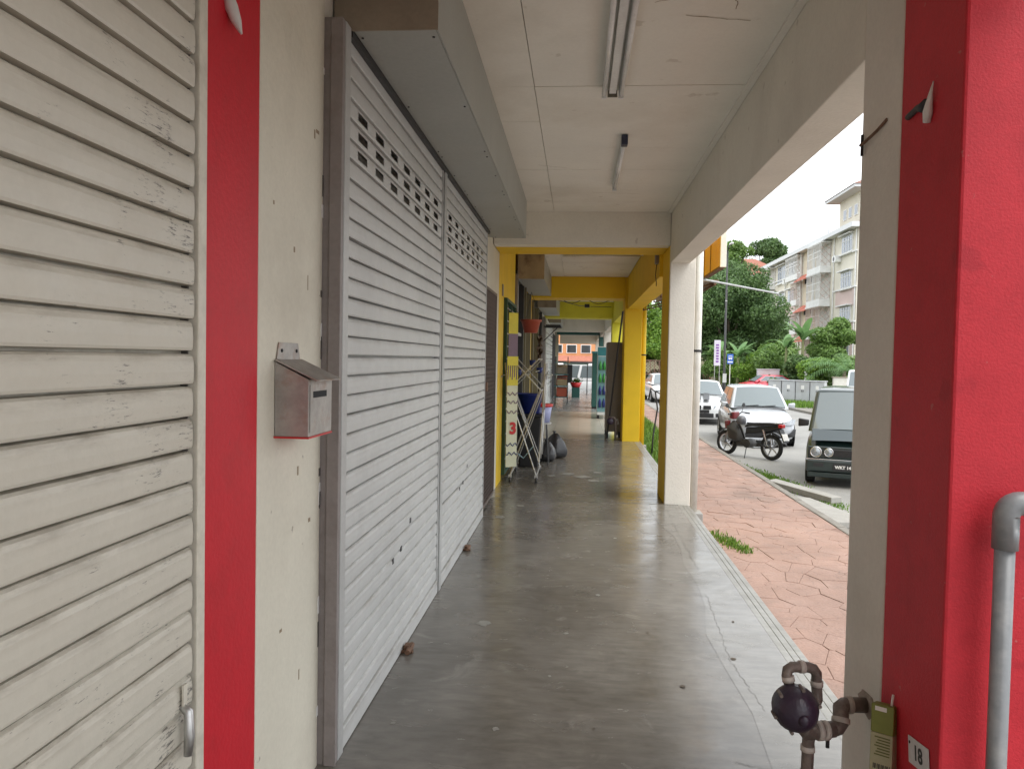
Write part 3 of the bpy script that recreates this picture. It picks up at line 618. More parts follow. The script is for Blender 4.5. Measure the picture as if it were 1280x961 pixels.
MB().tube([(-.002, -.05, .03), (-.012, .0, .01), (-.015, .10, .0), (-.016, .135, .0)], .005, 6).build('wire', RUST, t); MB().tube([(-.010, .135, -.035), (-.010, .135, .035)], .005, 6).build('bar', BLACKM, t)
# --- lamps
def batten(name, lab, x, y0, y1, tubes, w, axis='y'):
    t = thing(name, lab, 'ceiling light', (0, 0, 0), group='walkway ceiling lamps')
    def P(a, b): return (a, b) if axis == 'y' else (b, a)
    if tubes == 2:
        sec = [(-w, 0), (-w*.96, -.05), (-w*.55, -.018), (w*.55, -.018), (w*.96, -.05), (w, 0)]
        MB().prism([(x+a, 3.056+b) for a, b in sec], y0, y1).build('reflector', REFL, t)
        box('channel', GREYW, t, x-w*.35, x+w*.35, y0+.02, y1-.02, 3.012, 3.037)
        for s in (-1, 1):
            MB().tube([(x+s*w*.86, y0+.04, 3.0), (x+s*w*.86, y1-.04, 3.0)], .013, 10).build('tube', TUBE, t, smooth=True)
            for yy in (y0+.01, y1-.03): box('lamp_holder', GREYW, t, x+s*w*.86-.014, x+s*w*.86+.014, yy, yy+.022, 2.984, 3.03)
        box('end_cap', mat('end_cap_grime', (.16, .145, .11), .6), t, x-w*.5, x+w*.5, y1, y1+.006, 3.0, 3.052)
    return t
batten('twin_tube_lamp', 'twin tube batten lamp with rusty reflector on the ceiling boards, nearest the viewer', .165, 3.02, 4.46, 2, .055)
t = thing('tube_lamp', 'slim single tube lamp with dark end cap on the ceiling boards', 'ceiling light', (.29, 0, 0), group='walkway ceiling lamps')
box('batten', GREYW, t, -.017, .017, 5.42, 6.85, 3.022, 3.054, bevel=.003); MB().tube([(0, 5.5, 3.004), (0, 6.83, 3.004)], .014, 10).build('tube', TUBE, t, smooth=True); box('end_cap', mat('blue_black_cap', (.02, .025, .06), .4), t, -.022, .022, 5.37, 5.44, 2.985, 3.052, bevel=.004); box('end_cap', GREYW, t, -.019, .019, 6.831, 6.86, 2.987, 3.052)
t = thing('cross_lamp', 'long batten lamp fixed crosswise on the yellow bay ceiling', 'ceiling light', (0, 11.08, 0), group='walkway ceiling lamps')
box('batten', REFL, t, -.28, .90, -.05, .05, 3.0, 3.054, bevel=.004); MB().tube([(-.24, -.02, 2.985), (.86, -.02, 2.985)], .014, 8).build('tube', TUBE, t, smooth=True)
# --- water meter assembly in the corner by the pillar
t = thing('water_meter', 'dark round water meter on brown pipes beside the red and white pillar', 'water meter', (.68, 2.36, 0))
mt_ = MB().lathe([(.001, -.070), (.020, -.069), (.040, -.060), (.056, -.044), (.066, -.018), (.068, .010), (.064, .030), (.05, .042)], 24, 'y', (0, 0, .46)); mt_.build('meter_body', METER, t, smooth=True)
MB().lathe([(.001, -.080), (.014, -.079), (.018, -.070), (.018, -.064)], 16, 'y', (.008, 0, .452)).build('meter_lid', METER, t, smooth=True)
for k in range(6): MB().lathe([(.0055, -.030), (.0055, .012)], 8, 'y', (.067*math.cos(k*1.047+.3), 0, .46+.067*math.sin(k*1.047+.3))).build('bolt', BROWNP, t)
def elbowed(name, pts, r, m, bands=(), parent=None):
    o = MB().tube(pts, r, 12).build(name, m, parent, smooth=True)
    for c, d in bands:
        c = Vector(c); d = Vector(d).normalized(); MB().tube([c-d*.008, c+d*.008], r*1.17, 12).build('tape_band', TAPE, o, smooth=True)
    return o
elbowed('pipe', [(-.01, .03, .515), (-.018, .035, .545)]+[(-.015, .04, .56), (.0, .045, .568)]+[(.05, .055, .566), (.068, .058, .560), (.078, .06, .545), (.08, .06, .50), (.08, .05, .47), (.06, .03, .44)], .0165, BROWNP, [((-.014, .033, .535), (-.2, .1, 1)), ((.03, .052, .567), (1, .2, 0)), ((.08, .06, .515), (0, 0, 1))], t)
elbowed('pipe', [(.062, .07, -.02), (.062, .07, .25), (.063, .07, .33), (.066, .06, .37)], .019, BROWNP, [((.062, .07, .305), (0, 0, 1)), ((.062, .07, .225), (0, 0, 1))], t)
elbowed('pipe', [(.025, -.01, .425), (.033, .01, .395), (.045, .03, .378), (.065, .045, .370), (.10, .055, .370), (.135, .065, .372)], .025, BROWNP, [((.108, .057, .370), (1, .2, .0)), ((.088, .052, .370), (1, .2, .0))], t)
elbowed('pipe', [(.125, .062, .371), (.150, .072, .374), (.163, .082, .386), (.167, .095, .405), (.172, .115, .418), (.188, .13, .421), (.215, .135, .421), (.268, .14, .421)], .0235, BROWNP, [((.205, .134, .421), (1, .1, 0)), ((.164, .085, .392), (.2, .5, 1))], t)
mo = MATS.get('mortar') or mat('mortar', (.36, .30, .25), .9, var=.3, scale=40)
m = MB(); pts_ = [(.14+.075*random.uniform(.6, 1.1)*math.cos(6.283*k/12), .425+.05*random.uniform(.6, 1.1)*math.sin(6.283*k/12)) for k in range(12)]; m.prism(pts_, .2585, .2645, axis='x'); m.build('mortar_patch', mo, t)
MB().tube([(.118, .06, .35), (.118, .06, .315)], .006, 6).build('drain_spout', BLACKP, t)
MB().tube([(.262, -.20, .26), (.225, -.16, .262), (.215, -.1, .262), (.235, -.06, .27), (.264, -.05, .28)], [.02, .022, .022, .02, .018], 10).build('stub_pipe', BROWNP, t, smooth=True)
MB().lathe([(.026, -.10), (.03, -.09), (.03, -.06), (.026, -.05)], 12, 'y', (.22, -.06, .265)).build('union_nut', BLACKM, t)
# --- drink carton jammed behind the pipe
t = thing('drink_carton', 'green and white drink carton with straw jammed behind the pipe on the red pillar', 'carton', (.905, 2.27, .325)); t.rotation_euler = (R(-3), R(10), R(50))
CG = mat('carton_green', (.20, .23, .05), .5); CW = mat('carton_cream', (.40, .385, .24), .5)
box('carton_body', CW, t, -.021, .021, -.031, .031, 0, .11, bevel=.003); box('carton_top', CG, t, -.0212, .0212, -.0312, .0312, .1105, .19, bevel=.003)
MB().tube([(0, -.018, .19), (0, -.021, .222)], .0035, 8).build('straw', LABELP, t)
for k in range(9): box('barcode_bar', BLACKP, t, -.0226, -.0213, -.026+k*.0055, -.026+k*.0055+.0018+.0012*(k % 2), .012, .026)
for k in range(7): box('print_line', mat('carton_print', (.12, .14, .03), .6) if k == 0 else MATS['carton_print'], t, -.0226, -.0213, -.024, .018-.004*(k % 3), .05+.008*k, .053+.008*k)
box('cap_patch', LABELP, t, -.0225, -.0214, -.012, .02, .172, .184)
# --- number plate 18
t = thing('number_plate', 'small tilted metal number plate reading 18 on the red pillar', 'number plate', (.941, 2.125, .452))
pl = box('plate', mat('plate_enamel', (.66, .66, .66), .35, var=.06), t, -.003, 0, -.062, .062, -.036, .036, bevel=.002)
text_mesh('number', '18', .055, BLACKP, t, frame((-.0036, 0, 0), (0, -1, 0), (0, 0, 1)), .0004, .0012)
for y in (-.052, .05): MB().lathe([(.004, -.0045), (.004, -.003)], 8, 'x', (0, y, .02*(1 if y > 0 else -1))).build('rivet', BLACKM, t)
t.rotation_euler = (R(-9), 0, 0)
# --- grey pvc riser in front of the red pillar
t = thing('pvc_pipe', 'grey plastic riser pipe with elbow in front of the bright red pillar', 'pipe', (1.048, 1.955, 0))
MB().tube([(0, 0, -.45), (0, 0, 1.13)], .0225, 18).build('riser', PVC, t, smooth=True)
MB().tube([(0, 0, 1.06), (0, 0, 1.14)]+arc((.032, 0, 1.14), .032, math.pi, math.pi/2, 6)+[(.06, 0, 1.172)], .029, 18).build('elbow', PVC, t, smooth=True)
MB().tube([(.05, 0, 1.172), (.30, 0, 1.172), (.325, 0, 1.165), (.335, 0, 1.14), (.335, 0, -.45)], .0225, 18).build('branch', PVC, t, smooth=True)
# --- things on the left of the yellow bay
def rack():
    t = thing('clothes_rack', 'folding steel clothes rack on castors, its bars crossed, by the yellow wall', 'clothes rack', (-.63, 9.72, 0))
    Wb, Lh = .16, .46
    for y in (-.46, .42):
        for s in (-1, 1):
            MB().tube([(s*Wb, y, .09), (-s*.20, y, 1.12)], .008, 6).build('cross_bar', STEEL, t)
            if True: MB().tube([(-s*.20, y, 1.12), (s*.16, y, 1.5)], .010, 6).build('cross_bar', STEEL, t)
    for s in (-1, 1):
        for a, b in ((-.46, -.02), (-.02, .42)):
            MB().tube([(s*.19, a, .25), (s*.24, b, 1.45)], .009, 6).build('side_bar', STEEL, t); MB().tube([(s*.19, b, .25), (s*.24, a, 1.45)], .009, 6).build('side_bar', STEEL, t)
        MB().tube([(s*Wb, -.46, .09), (s*Wb, .42, .09)], .011, 6).build('rail', STEEL, t)
        MB().tube([(s*.20, -.46, 1.12), (s*.20, .42, 1.12)], .010, 6).build('rail', STEEL, t)
        for y in (-.46, .42):
            w_ = MB().lathe([(.012, -.012), (.034, -.012), (.036, 0), (.034, .012), (.012, .012)], 14, 'x', (s*Wb, y, .037)).build('castor', BLACKP, t, smooth=True); MB().box(s*Wb-.02, s*Wb+.02, y-.014, y+.014, .06, .095).build('castor_fork', STEEL, w_)
        MB().tube([(s*.29, -.5, 1.28), (s*.30, .5, 1.3)], .009, 6).build('rail', STEEL, t); MB().tube([(s*.16, -.46, 1.5), (s*.16, .42, 1.5)], .009, 6).build('rail', STEEL, t)
    for y in (-.2, .12):
        for s in (-1, 1): MB().tube([(s*.17, y, .25), (-s*.26, y, 1.35)], .006, 6).build('cross_bar', STEEL, t)
    for k in range(5): MB().tube([(-.26+.13*k, -.46, 1.30+.05*(k % 2)), (-.26+.13*k, .42, 1.30+.05*(k % 2))], .006, 6).build('rail', STEEL, t)
    MB().tube([(-.16, -.46, .42), (0, -.46, .30), (.12, -.46, .45)], .008, 6).build('brace', mat('pale_blue_steel', (.25, .4, .5), .4, metal=.5), t)
    return t
rack()
for k, (x, y, z, lab) in enumerate(((-.50, 10.2, 1.32, 'small blue cup peg hung on the clothes rack, farthest right'), (-.73, 9.55, 1.30, 'small blue clothes peg basket hung at the left of the rack'), (-.58, 9.9, 1.42, 'small blue peg basket hung highest on the clothes rack'))):
    tag(MB().lathe([(.03, 0), (.045, .07), (.04, .07), (.026, .008)], 12, c=(x, y, z)).build('peg_basket', BLUE, smooth=True), lab, 'basket', 'blue peg baskets on the rack')
t = thing('trash_bin', 'tall black wheelie bin behind the clothes rack', 'bin', (-.65, 10.75, 0))
MB().loft([[(-.13, -.14, 0), (.13, -.14, 0), (.13, .14, 0), (-.13, .14, 0)], [(-.17, -.19, .70), (.17, -.19, .70), (.17, .19, .70), (-.17, .19, .70)]]).build('body', BLACKP, t, bevel=.02); box('rim', BLACKP, t, -.185, .185, -.205, .205, .701, .74, bevel=.01)
t = thing('laundry_tub', 'deep blue plastic tub resting on the black bin', 'tub', (-.66, 10.72, .745)); MB().lathe([(.14, 0), (.18, .26), (.19, .262), (.19, .275), (.172, .275), (.13, .01)], 20).build('tub', BLUE, t, smooth=True)
t = thing('red_basket', 'white and red slotted basket beside the blue tub', 'basket', (-.50, 11.05, .60)); MB().lathe([(.12, 0), (.15, .25), (.14, .25), (.11, .01)], 18).build('basket', mat('pale_blue_plastic', (.35, .38, .6), .4), t, smooth=True); MB().lathe([(.146, .22), (.16, .225), (.165, .26), (.15, .265)], 18).build('rim', REDPL, t, smooth=True)
t = thing('stool', 'low steel stool carrying the red rimmed basket', 'stool', (-.50, 11.05, 0)); MB().lathe([(.02, .57), (.14, .575), (.145, .595)], 16).build('seat', PALEW, t)
for a in range(4): MB().tube([(.10*math.cos(a*1.57+.78), .10*math.sin(a*1.57+.78), .575), (.16*math.cos(a*1.57+.78), .16*math.sin(a*1.57+.78), 0)], .011, 6).build('leg', BLACKM, t)
# rubbish bag
def bag(x, y, w_, h, lab, sd=21):
    rings = []; random.seed(sd)
    prof_ = [.80, 1.0, 1.06, 1.04, .96, .84, .66, .42, .16]; ph = random.uniform(0, 6)
    for k in range(9):
        f = k/8; rings.append([(w_*prof_[k]*(1+.10*math.cos(5*a_+ph+f*2)+random.uniform(-.06, .06))*math.cos(a_)+.02*f, .85*w_*prof_[k]*(1+.10*math.sin(4*a_+ph)+random.uniform(-.06, .06))*math.sin(a_), h*f**1.15+random.uniform(-.012, .012)*(0 < k)) for a_ in [6.283*i/18 for i in range(18)]])
    t = thing('rubbish_bag', lab, 'bag', (x, y, .002)); MB().loft(rings).build('bag', BAG, t, sub=1, smooth=True)
    MB().loft([[(.03*math.cos(6.283*i/8)*q, .03*math.sin(6.283*i/8)*q, h-.02+zz) for i in range(8)] for zz, q in ((-.01, .9), (.02, .5), (.045, 1.0))]).build('tied_neck', BAG, t, smooth=True)
    box('paper_strip', LABELP, t, w_*.70, w_*.72, -.05, .02, .03, h*.55).rotation_euler = (0, R(-14), 0)
bag(-.33, 11.75, .19, .38, 'black rubbish bag tied at the neck, slumped beside the bin')
bag(-.44, 11.33, .15, .30, 'smaller black rubbish bag squeezed between bin and stool', 33)
# hanging banner
t = thing('shop_banner', 'narrow yellow and white shop banner with red 3 hung on the green grille', 'banner', (-.775, 9.18, 0))
BY = mat('banner_yellow', (.72, .62, .06), .5); BPU = mat('banner_purple', (.22, .15, .20), .5); BW = mat('banner_white', (.66, .67, .50), .5)
for nm, m_, z0, z1 in (('yellow_panel', BY, 1.80, 2.05), ('purple_panel', BPU, 1.53, 1.799), ('print_panel', BY, 1.18, 1.529), ('white_panel', BW, .20, 1.179)):
    a = .085 if z0 > 1.5 else .10; MB().loft([[(-.6*a, -.4*a, z0), (-.6*a+.004, -.4*a, z0), (.6*a+.004, .4*a, z0), (.6*a, .4*a, z0)], [(-.6*a, -.4*a, z1), (-.6*a+.004, -.4*a, z1), (.6*a+.004, .4*a, z1), (.6*a, .4*a, z1)]]).build(nm, m_, t)
text_mesh('figure', '3', .19, REDPL, t, frame((.018, -.003, .66), (.6, .4, 0), (0, 0, 1)), .001, .008)
for k, z in enumerate((.98, 1.08, .86, .47, .36)):
    ln = MB(); pts = [(-.06+.12*q/8+.006, -.04+.08*q/8-.003, z+.02*math.sin(q*1.7+k)) for q in range(9)]; ln.tube(pts, .006, 5); ln.build('script_stroke', BLUE if k > 2 else BPU, t)
for k in range(5): MB().tube([(-.05+.024*k, -.036+.016*k, 1.25+.03*(k % 2)), (-.045+.024*k, -.034+.016*k, 1.42)], .007, 5).build('script_stroke', BPU, t)
MB().tube([(-.055, -.035, 2.05), (-.09, 0.3, 2.2), (.055, .035, 2.05)], .003, 5).build('cord', BLACKP, t)
# hanging pot and shelf things
t = thing('hanging_pot', 'terracotta coloured plastic pot hung in front of the shopfront window', 'pot', (-.72, 11.7, 1.90))
MB().lathe([(.10, 0), (.145, .17), (.165, .172), (.165, .20), (.14, .20), (.09, .01)], 18).build('pot', POTR, t, smooth=True)
for a in range(3): MB().tube([(.15*math.cos(a*2.1), .15*math.sin(a*2.1), .2), (0, 0, .62)], .003, 5).build('wire', BLACKM, t)
t = thing('dried_wreath', 'dark dried plant bundle hung on the pale shopfront panel', 'wreath', (-.80, 16.2, 1.75))
m = MB()
for k in range(70):
    a = random.uniform(0, 6.28); r_ = random.uniform(.03, .2); c = Vector((random.uniform(-.03, .03), r_*math.cos(a), r_*1.5*math.sin(a))); d = Vector((random.uniform(-.05, .05), random.uniform(-.08, .08), random.uniform(-.08, .08))); m.quad(c-d, c+Vector((.02, d.z*.5, -d.y*.5)), c+d, c-Vector((.02, d.z*.5, -d.y*.5)))
m.build('bundle', mat('dried_leaf', (.10, .055, .025), .8), t)
t = thing('aircon_bracket', 'black iron bracket with cable under the far shutter housing', 'bracket', (-.7, 19.0, 2.3)); m = MB(); m.box(-.15, .28, -.02, .02, .0, .03).box(-.15, .28, .5, .54, 0, .03).tube([(-.15, 0, -.35), (.2, 0, 0)], .012, 6).box(-.1, .26, -.02, .54, .031, .06); m.build('bracket', BLACKM, t)
# --- right side of the walkway, behind the yellow column
t = thing('old_fridge', 'tall taupe fridge standing behind the yellow column', 'fridge', (.72, 15.35, 0))
box('cabinet', FRIDGE, t, -.15, .155, -.33, .33, .12, 1.86, bevel=.02, seg=3); box('door_seam', BLACKM, t, -.156, -.151, -.3, .3, 1.25, 1.262); box('handle', STEEL, t, -.18, -.151, -.26, -.23, .9, 1.2)
for sx in (-.12, .12):
    for sy in (-.28, .28): box('foot', BLACKP, t, sx-.025, sx+.025, sy-.025, sy+.025, 0, .119)
t = thing('leaning_pole', 'thin black pole leaning against the taupe fridge', 'pole', (0, 0, 0)); MB().tube([(.585, 14.78, .012), (.82, 14.42, 2.42)], .018, 8).build('pole', BLACKM, t)
t = thing('standpipe', 'short brown standpipe with tap at the foot of the yellow column', 'standpipe', (.74, 14.6, 0)); MB().tube([(0, 0, 0), (0, 0, .38), (-.02, 0, .42), (-.12, 0, .43)], .022, 8).build('riser', BROWNP, t, smooth=True); MB().lathe([(.05, -.05), (.07, -.03), (.07, .03), (.05, .05)], 12, 'y', (-.10, 0, .36)).build('meter', METER, t, smooth=True); MB().tube([(.0, 0, .36), (.04, 0, .40), (.05, 0, .3)], .016, 8).build('tap', STEEL, t)
t = thing('drinks_cooler', 'glass fronted drinks cooler with teal header and blue bottles', 'cooler', (.70, 20.15, 0))
cb = box('cabinet', GREYW, t, -.18, .2, -.30, .30, .10, 1.86, bevel=.015); box('header', TEAL, t, -.186, .2, -.306, -.3005, 1.62, 1.84); gd = box('glass_door', mat('cooler_glass', (.18, .34, .36), .08), t, -.18, .19, -.318, -.301, .18, 1.60)
for k in range(3):
    for z in (.3, .62, .94, 1.26): MB().lathe([(.035, 0), (.038, .14), (.014, .2), (.014, .23)], 10, c=(-.11+.10*k, -.335, z)).build('bottle', BLUE if z < .7 else (mat('drink_green', (.05, .3, .06), .3) if k == 0 else MATS.get('drink_green', BLUE)), gd, smooth=True)
for sx in (-.14, .15): box('foot', BLACKP, t, sx-.03, sx+.03, -.2, .2, 0, .099)
for x, y, lab in ((.56, 24.3, 'dark green cabinet with white trim beyond the drinks cooler'),):
    t = thing('green_cabinet', lab, 'cabinet', (x, y, 0)); box('body', GREEND, t, -.10, .16, -.3, .3, .05, 1.72, bevel=.01); box('top', TEAL, t, -.12, .18, -.32, .32, 1.721, 1.78); box('trim', LABELP, t, -.106, -.1005, -.28, -.24, .3, 1.5); box('plinth', BLACKP, t, -.09, .15, -.28, .28, 0, .049)
t = thing('goods_shelf', 'shelf of red packets along the left of the far walkway', 'shelf', (-.55, 26.0, 0))
for z in (.25, .62, 1.0, 1.4): box('shelf_board', TEAL, t, -.2, .24, -.5, .5, z, z+.02)
for sx in (-.19, .22):
    for sy in (-.48, .46): box('upright', BLACKM, t, sx, sx+.02, sy, sy+.02, 0, 1.6)
random.seed(5)
for z in (.272, .642, 1.022):
    for k in range(5):
        y = -.46+k*.185; box('packet', [POTR, HOUS_R, REDPL, HOUS_B, POTR][(k+int(z*3)) % 5], t, -.15+random.uniform(0, .04), .22, y, y+.16, z, z+random.uniform(.2, .33), bevel=.01)
t = thing('fruit_stand', 'red tub of potted greens on a dark crate near the walkway end', 'stand', (-.05, 31, 0)); box('crate', GREEND, t, -.16, .16, -.2, .2, .0, .40, bevel=.01); MB().lathe([(.16, .401), (.24, .60), (.22, .60), (.14, .42)], 16).build('tub', REDPL, t, smooth=True)
m = MB()
for k in range(60):
    c = Vector((random.gauss(0, .1), random.gauss(0, .1), .62+abs(random.gauss(0, .06)))); d = Vector((random.uniform(-.06, .06), random.uniform(-.06, .06), .05)); m.quad(c-d, c+Vector((.02, -.02, 0)), c+d, c-Vector((.02, -.02, 0)))
m.build('greens', LEAF_M, t)
t = thing('stall_table', 'dark table with pale green cover at the walkway end', 'table', (-.12, 34, 0)); box('top', mat('sage_cover', (.25, .34, .27), .6), t, -.5, .6, -.4, .4, 1.30, 1.36)
for sx in (-.46, .54):
    for sy in (-.36, .34): box('leg', BLACKM, t, sx, sx+.03, sy, sy+.03, 0, 1.299)
box('hung_cloth', BLACKP, t, -.48, -.1, -.41, -.402, .5, 1.29)
# --- cables strung below the lime beam
t = thing('ceiling_cable', 'loose black cables strung under the ceiling before the lime beam', 'cable', (0, 0, 0))
MB().tube([(-.5+1.3*k/12, 18.8, 2.98-.10*math.sin(math.pi*k/6)**2-.02*k/12) for k in range(13)], .008, 5).build('cable', BLACKP, t); MB().tube([(-.6, 17.5, 2.88), (0, 18.5, 2.80), (.3, 19.6, 2.86), (.85, 20.3, 2.9)], .008, 5).build('cable', BLACKP, t); box('junction_box', BLACKM, t, .14, .26, 18.74, 18.86, 2.78, 2.86)
t = thing('switch_box', 'small grey switch box with wires at the head of the yellow beam', 'switch box', (.895, 9.0, 2.62)); box('box', JAMB, t, -.03, .008, -.05, .05, .0, .18, bevel=.006); MB().tube([(-.01, 0, 0), (-.02, .02, -.12), (-.005, .05, -.2), (-.01, .0, -.25)], .005, 5).build('wire', BLACKP, t)
t = thing('number_tag', 'tiny grey door number tag on the yellow wall', 'tag', (-.915, 9.2, 2.32)); box('tag', JAMB, t, 0, .01, -.05, .05, -.07, .07, bevel=.003)

# ================================================================== VEHICLES
def wheel_mesh(r, w_):
    ty = MB().lathe([(r*.62, -w_/2), (r*.95, -w_/2), (r, -w_*.35), (r, w_*.35), (r*.95, w_/2), (r*.62, w_/2), (r*.62, -w_/2)], 26, 'x', caps=False).mesh('tyre', mat('tyre_rubber', (.018, .018, .018), .8) if 'tyre_rubber' not in MATS else MATS['tyre_rubber'], True)
    rm = MB(); rm.lathe([(.02, -w_*.42), (r*.16, -w_*.46), (r*.18, -w_*.30), (r*.54, -w_*.22), (r*.60, -w_*.48), (r*.63, -w_*.48), (r*.63, w_*.4), (.02, w_*.4)], 26, 'x')
    for k in range(7):
        a = k*2*math.pi/7; c, s = math.cos(a), math.sin(a); c2, s2 = math.cos(a+1.57), math.sin(a+1.57); h = r*.06
        rm.loft([[(-w_*.46, c*q+c2*h*z, s*q+s2*h*z) for z in (-1, 1)]+[(-w_*.2, c*q+c2*h*z, s*q+s2*h*z) for z in (1, -1)] for q in (r*.1, r*.6)])
    return ty, rm.mesh('rim', mat('alloy', (.45, .45, .46), .3, metal=.8) if 'alloy' not in MATS else MATS['alloy'])
WH = {}
def wheels(t, r, w_, track, ys):
    if (r, w_) not in WH: WH[r, w_] = wheel_mesh(r, w_)
    ty, rm = WH[r, w_]
    for y in ys:
        for s in (-1, 1):
            o = link('wheel', ty, t); o.location = (s*track, y, r)
            if s > 0: o.rotation_euler = (0, 0, math.pi)
            link('rim', rm, o)
def lerp3(a, b, f): return Vector(a).lerp(Vector(b), f)
def panel(name, m, parent, c00, c10, c11, c01, u0, u1, v0, v1, off, bulge=0., nu=6, nv=4, rnd=0.):
    n_ = (Vector(c10)-Vector(c00)).cross(Vector(c01)-Vector(c00)).normalized(); vs = []
    for j in range(nv+1):
        for i in range(nu+1):
            fu, fv = i/nu, j/nv; u = u0+(u1-u0)*fu; v = v0+(v1-v0)*fv
            p = lerp3(lerp3(c00, c10, u), lerp3(c01, c11, u), v)+n_*(off+bulge*(1-(2*u-1)**2)); vs.append(p)
    m_ = MB(); N = len(vs); f = [(j*(nu+1)+i, j*(nu+1)+i+1, (j+1)*(nu+1)+i+1, (j+1)*(nu+1)+i) for j in range(nv) for i in range(nu)]
    m_.add(vs+[p-n_*.006 for p in vs], f+[tuple(N+k for k in reversed(q)) for q in f])
    return m_.build(name, m, parent, smooth=True)
def body_loft(name, m, parent, st, sub=2):
    rings = []
    for y, zb, zt, hw, cr in st:
        h = zt-zb
        half = [(0, zt+cr), (.5*hw, zt+cr*.75), (.84*hw, zt+.0), (.955*hw, zt-.16*h), (hw, zt-.42*h), (.995*hw, zb+.32*h), (.95*hw, zb+.06*h), (.80*hw, zb), (0, zb)]
        ring = half+[(-x, z) for x, z in half[-2:0:-1]]
        rings.append([(x, y, z) for x, z in ring])
    return MB().loft(rings).build(name, m, parent, smooth=True, sub=sub)
def cabin(t, paint, b, glass_m=None):   # b: (yf0, yf1, yr1, yr0, zb, zt, hw0, hw1)
    glass_m = glass_m or GLASS
    yf0, yf1, yr1, yr0, zb, zt, h0, h1 = b
    lo = [(-h0, yf0, zb), (h0, yf0, zb), (h0, yr0, zb), (-h0, yr0, zb)]; hi = [(-h1, yf1, zt), (h1, yf1, zt), (h1, yr1, zt), (-h1, yr1, zt)]
    ym = (yf1+yr1)/2
    MB().add(lo+hi+[(-h1*.55, yf1+.1, zt+.035), (h1*.55, yf1+.1, zt+.035), (h1*.55, yr1-.12, zt+.035), (-h1*.55, yr1-.12, zt+.035)],
             [(0, 1, 5, 4), (1, 2, 6, 5), (2, 3, 7, 6), (3, 0, 4, 7), (4, 5, 9, 8), (5, 6, 10, 9), (6, 7, 11, 10), (7, 4, 8, 11), (8, 9, 10, 11)]).build('cabin', paint, t, bevel=.05, seg=4, smooth=True)
    panel('windscreen', glass_m, t, lo[0], lo[1], hi[1], hi[0], .055, .945, .04, .93, .006, .05)
    panel('rear_window', glass_m, t, lo[2], lo[3], hi[3], hi[2], .08, .92, .15, .9, .006, .03)
    for (a, b_, c, d), fl_ in (((lo[3], lo[0], hi[0], hi[3]), True), ((lo[1], lo[2], hi[2], hi[1]), False)):
        s = [(.07, .46), (.50, .90)] if fl_ else [(.10, .50), (.54, .93)]
        for u0, u1 in s: panel('side_window', glass_m, t, a, b_, c, d, u0, u1, .14, .90, .006, .0, 2, 2)
    return lo, hi
def mirrors(t, m, x, y, z, s=1.):
    for sx in (-1, 1):
        o = MB().loft([[(sx*(x+.02), y-.03*s, z-.04*s), (sx*(x+.02), y+.06*s, z-.04*s), (sx*(x+.02), y+.06*s, z+.05*s), (sx*(x+.02), y-.03*s, z+.05*s)], [(sx*(x+.17*s), y-.02*s, z-.06*s), (sx*(x+.17*s), y+.06*s, z-.06*s), (sx*(x+.17*s), y+.06*s, z+.07*s), (sx*(x+.17*s), y-.02*s, z+.07*s)]]).build('side_mirror', m, t, bevel=.02, seg=3, smooth=True)
def plate(t, txt, y, z, w_=.42, h=.11, s=.085, x=0):
    p = box('number_plate', BLACKP, t, x-w_/2, x+w_/2, y-.012, y, z-h/2, z+h/2, bevel=.004)
    if txt: text_mesh('plate_text', txt, s, LABELP, p, frame((x, y-.0135, z), (1, 0, 0), (0, 0, 1)), .0006, .0015)
def wipers(t, y, z, w_):
    for x0 in (-.55, .1): MB().tube([(x0*w_, y, z), ((x0+.5)*w_, y-.0, z+.03)], .010, 5).build('wiper', BLACKP, t)
def paint(name, col, metal=.0, rough=.28): return mat(name, col, rough, metal=metal, var=.02, grain=.0, coat=.6)
LAMPG = mat('headlamp_glass', (.34, .36, .38), .08, metal=.4, var=.4, scale=30); CHROME = mat('chrome', (.7, .7, .7), .12, metal=1); AMBER = mat('amber_lens', (.7, .25, .02), .2); TAILR = mat('tail_lens', (.5, .01, .01), .15)
WSG = glass('windscreen_glass', (.16, .19, .20), .05)

# --- dark green van, front to the viewer
t = thing('van', 'dark green van with round headlamps parked nearest, plate beginning WKT 14', 'van', (4.66, 13.45, ZR), R(-19))
VG = paint('van_green', (.012, .024, .023)); VG_SKY = paint('van_green_sky_sheen', (.03, .045, .05))  # bonnet copy of the green, lighter and bluer: sky reflection put into colour
body_loft('body', VG, t, [(-.02, .30, .56, .60, .0), (0, .24, .66, .66, .01), (.10, .22, .74, .715, .02), (.30, .20, .93, .73, .03), (.55, .20, 1.0, .735, .03), (1.6, .20, 1.0, .74, .03), (3.0, .20, 1.0, .735, .03), (3.2, .26, .98, .70, .02), (3.24, .34, .9, .66, .0)])
lo, hi = cabin(t, VG, (.24, .66, 3.1, 3.2, .93, 1.64, .70, .60), WSG)
panel('bonnet', VG_SKY, t, (-.64, .02, .735), (.64, .02, .735), (.66, .30, .945), (-.66, .30, .945), .02, .98, .05, .98, .055, .022)
box('bumper', VG, t, -.71, .71, -.09, .02, .27, .47, bevel=.03, seg=3)
box('lower_lip', VG, t, -.68, .68, -.07, .03, .17, .26, bevel=.02, seg=3); box('chrome_strip', CHROME, t, -.70, .70, -.105, -.091, .478, .492, bevel=.003)
gl = box('grille', BLACKP, t, -.30, .30, -.05, -.02, .53, .66, bevel=.01)
for k in range(4): box('grille_bar', BLACKM, gl, -.29, .29, -.058, -.0505, .548+k*.028, .558+k*.028)
nf = box('nose_panel', VG, t, -.68, .68, -.035, .0, .495, .70, bevel=.02, seg=3)
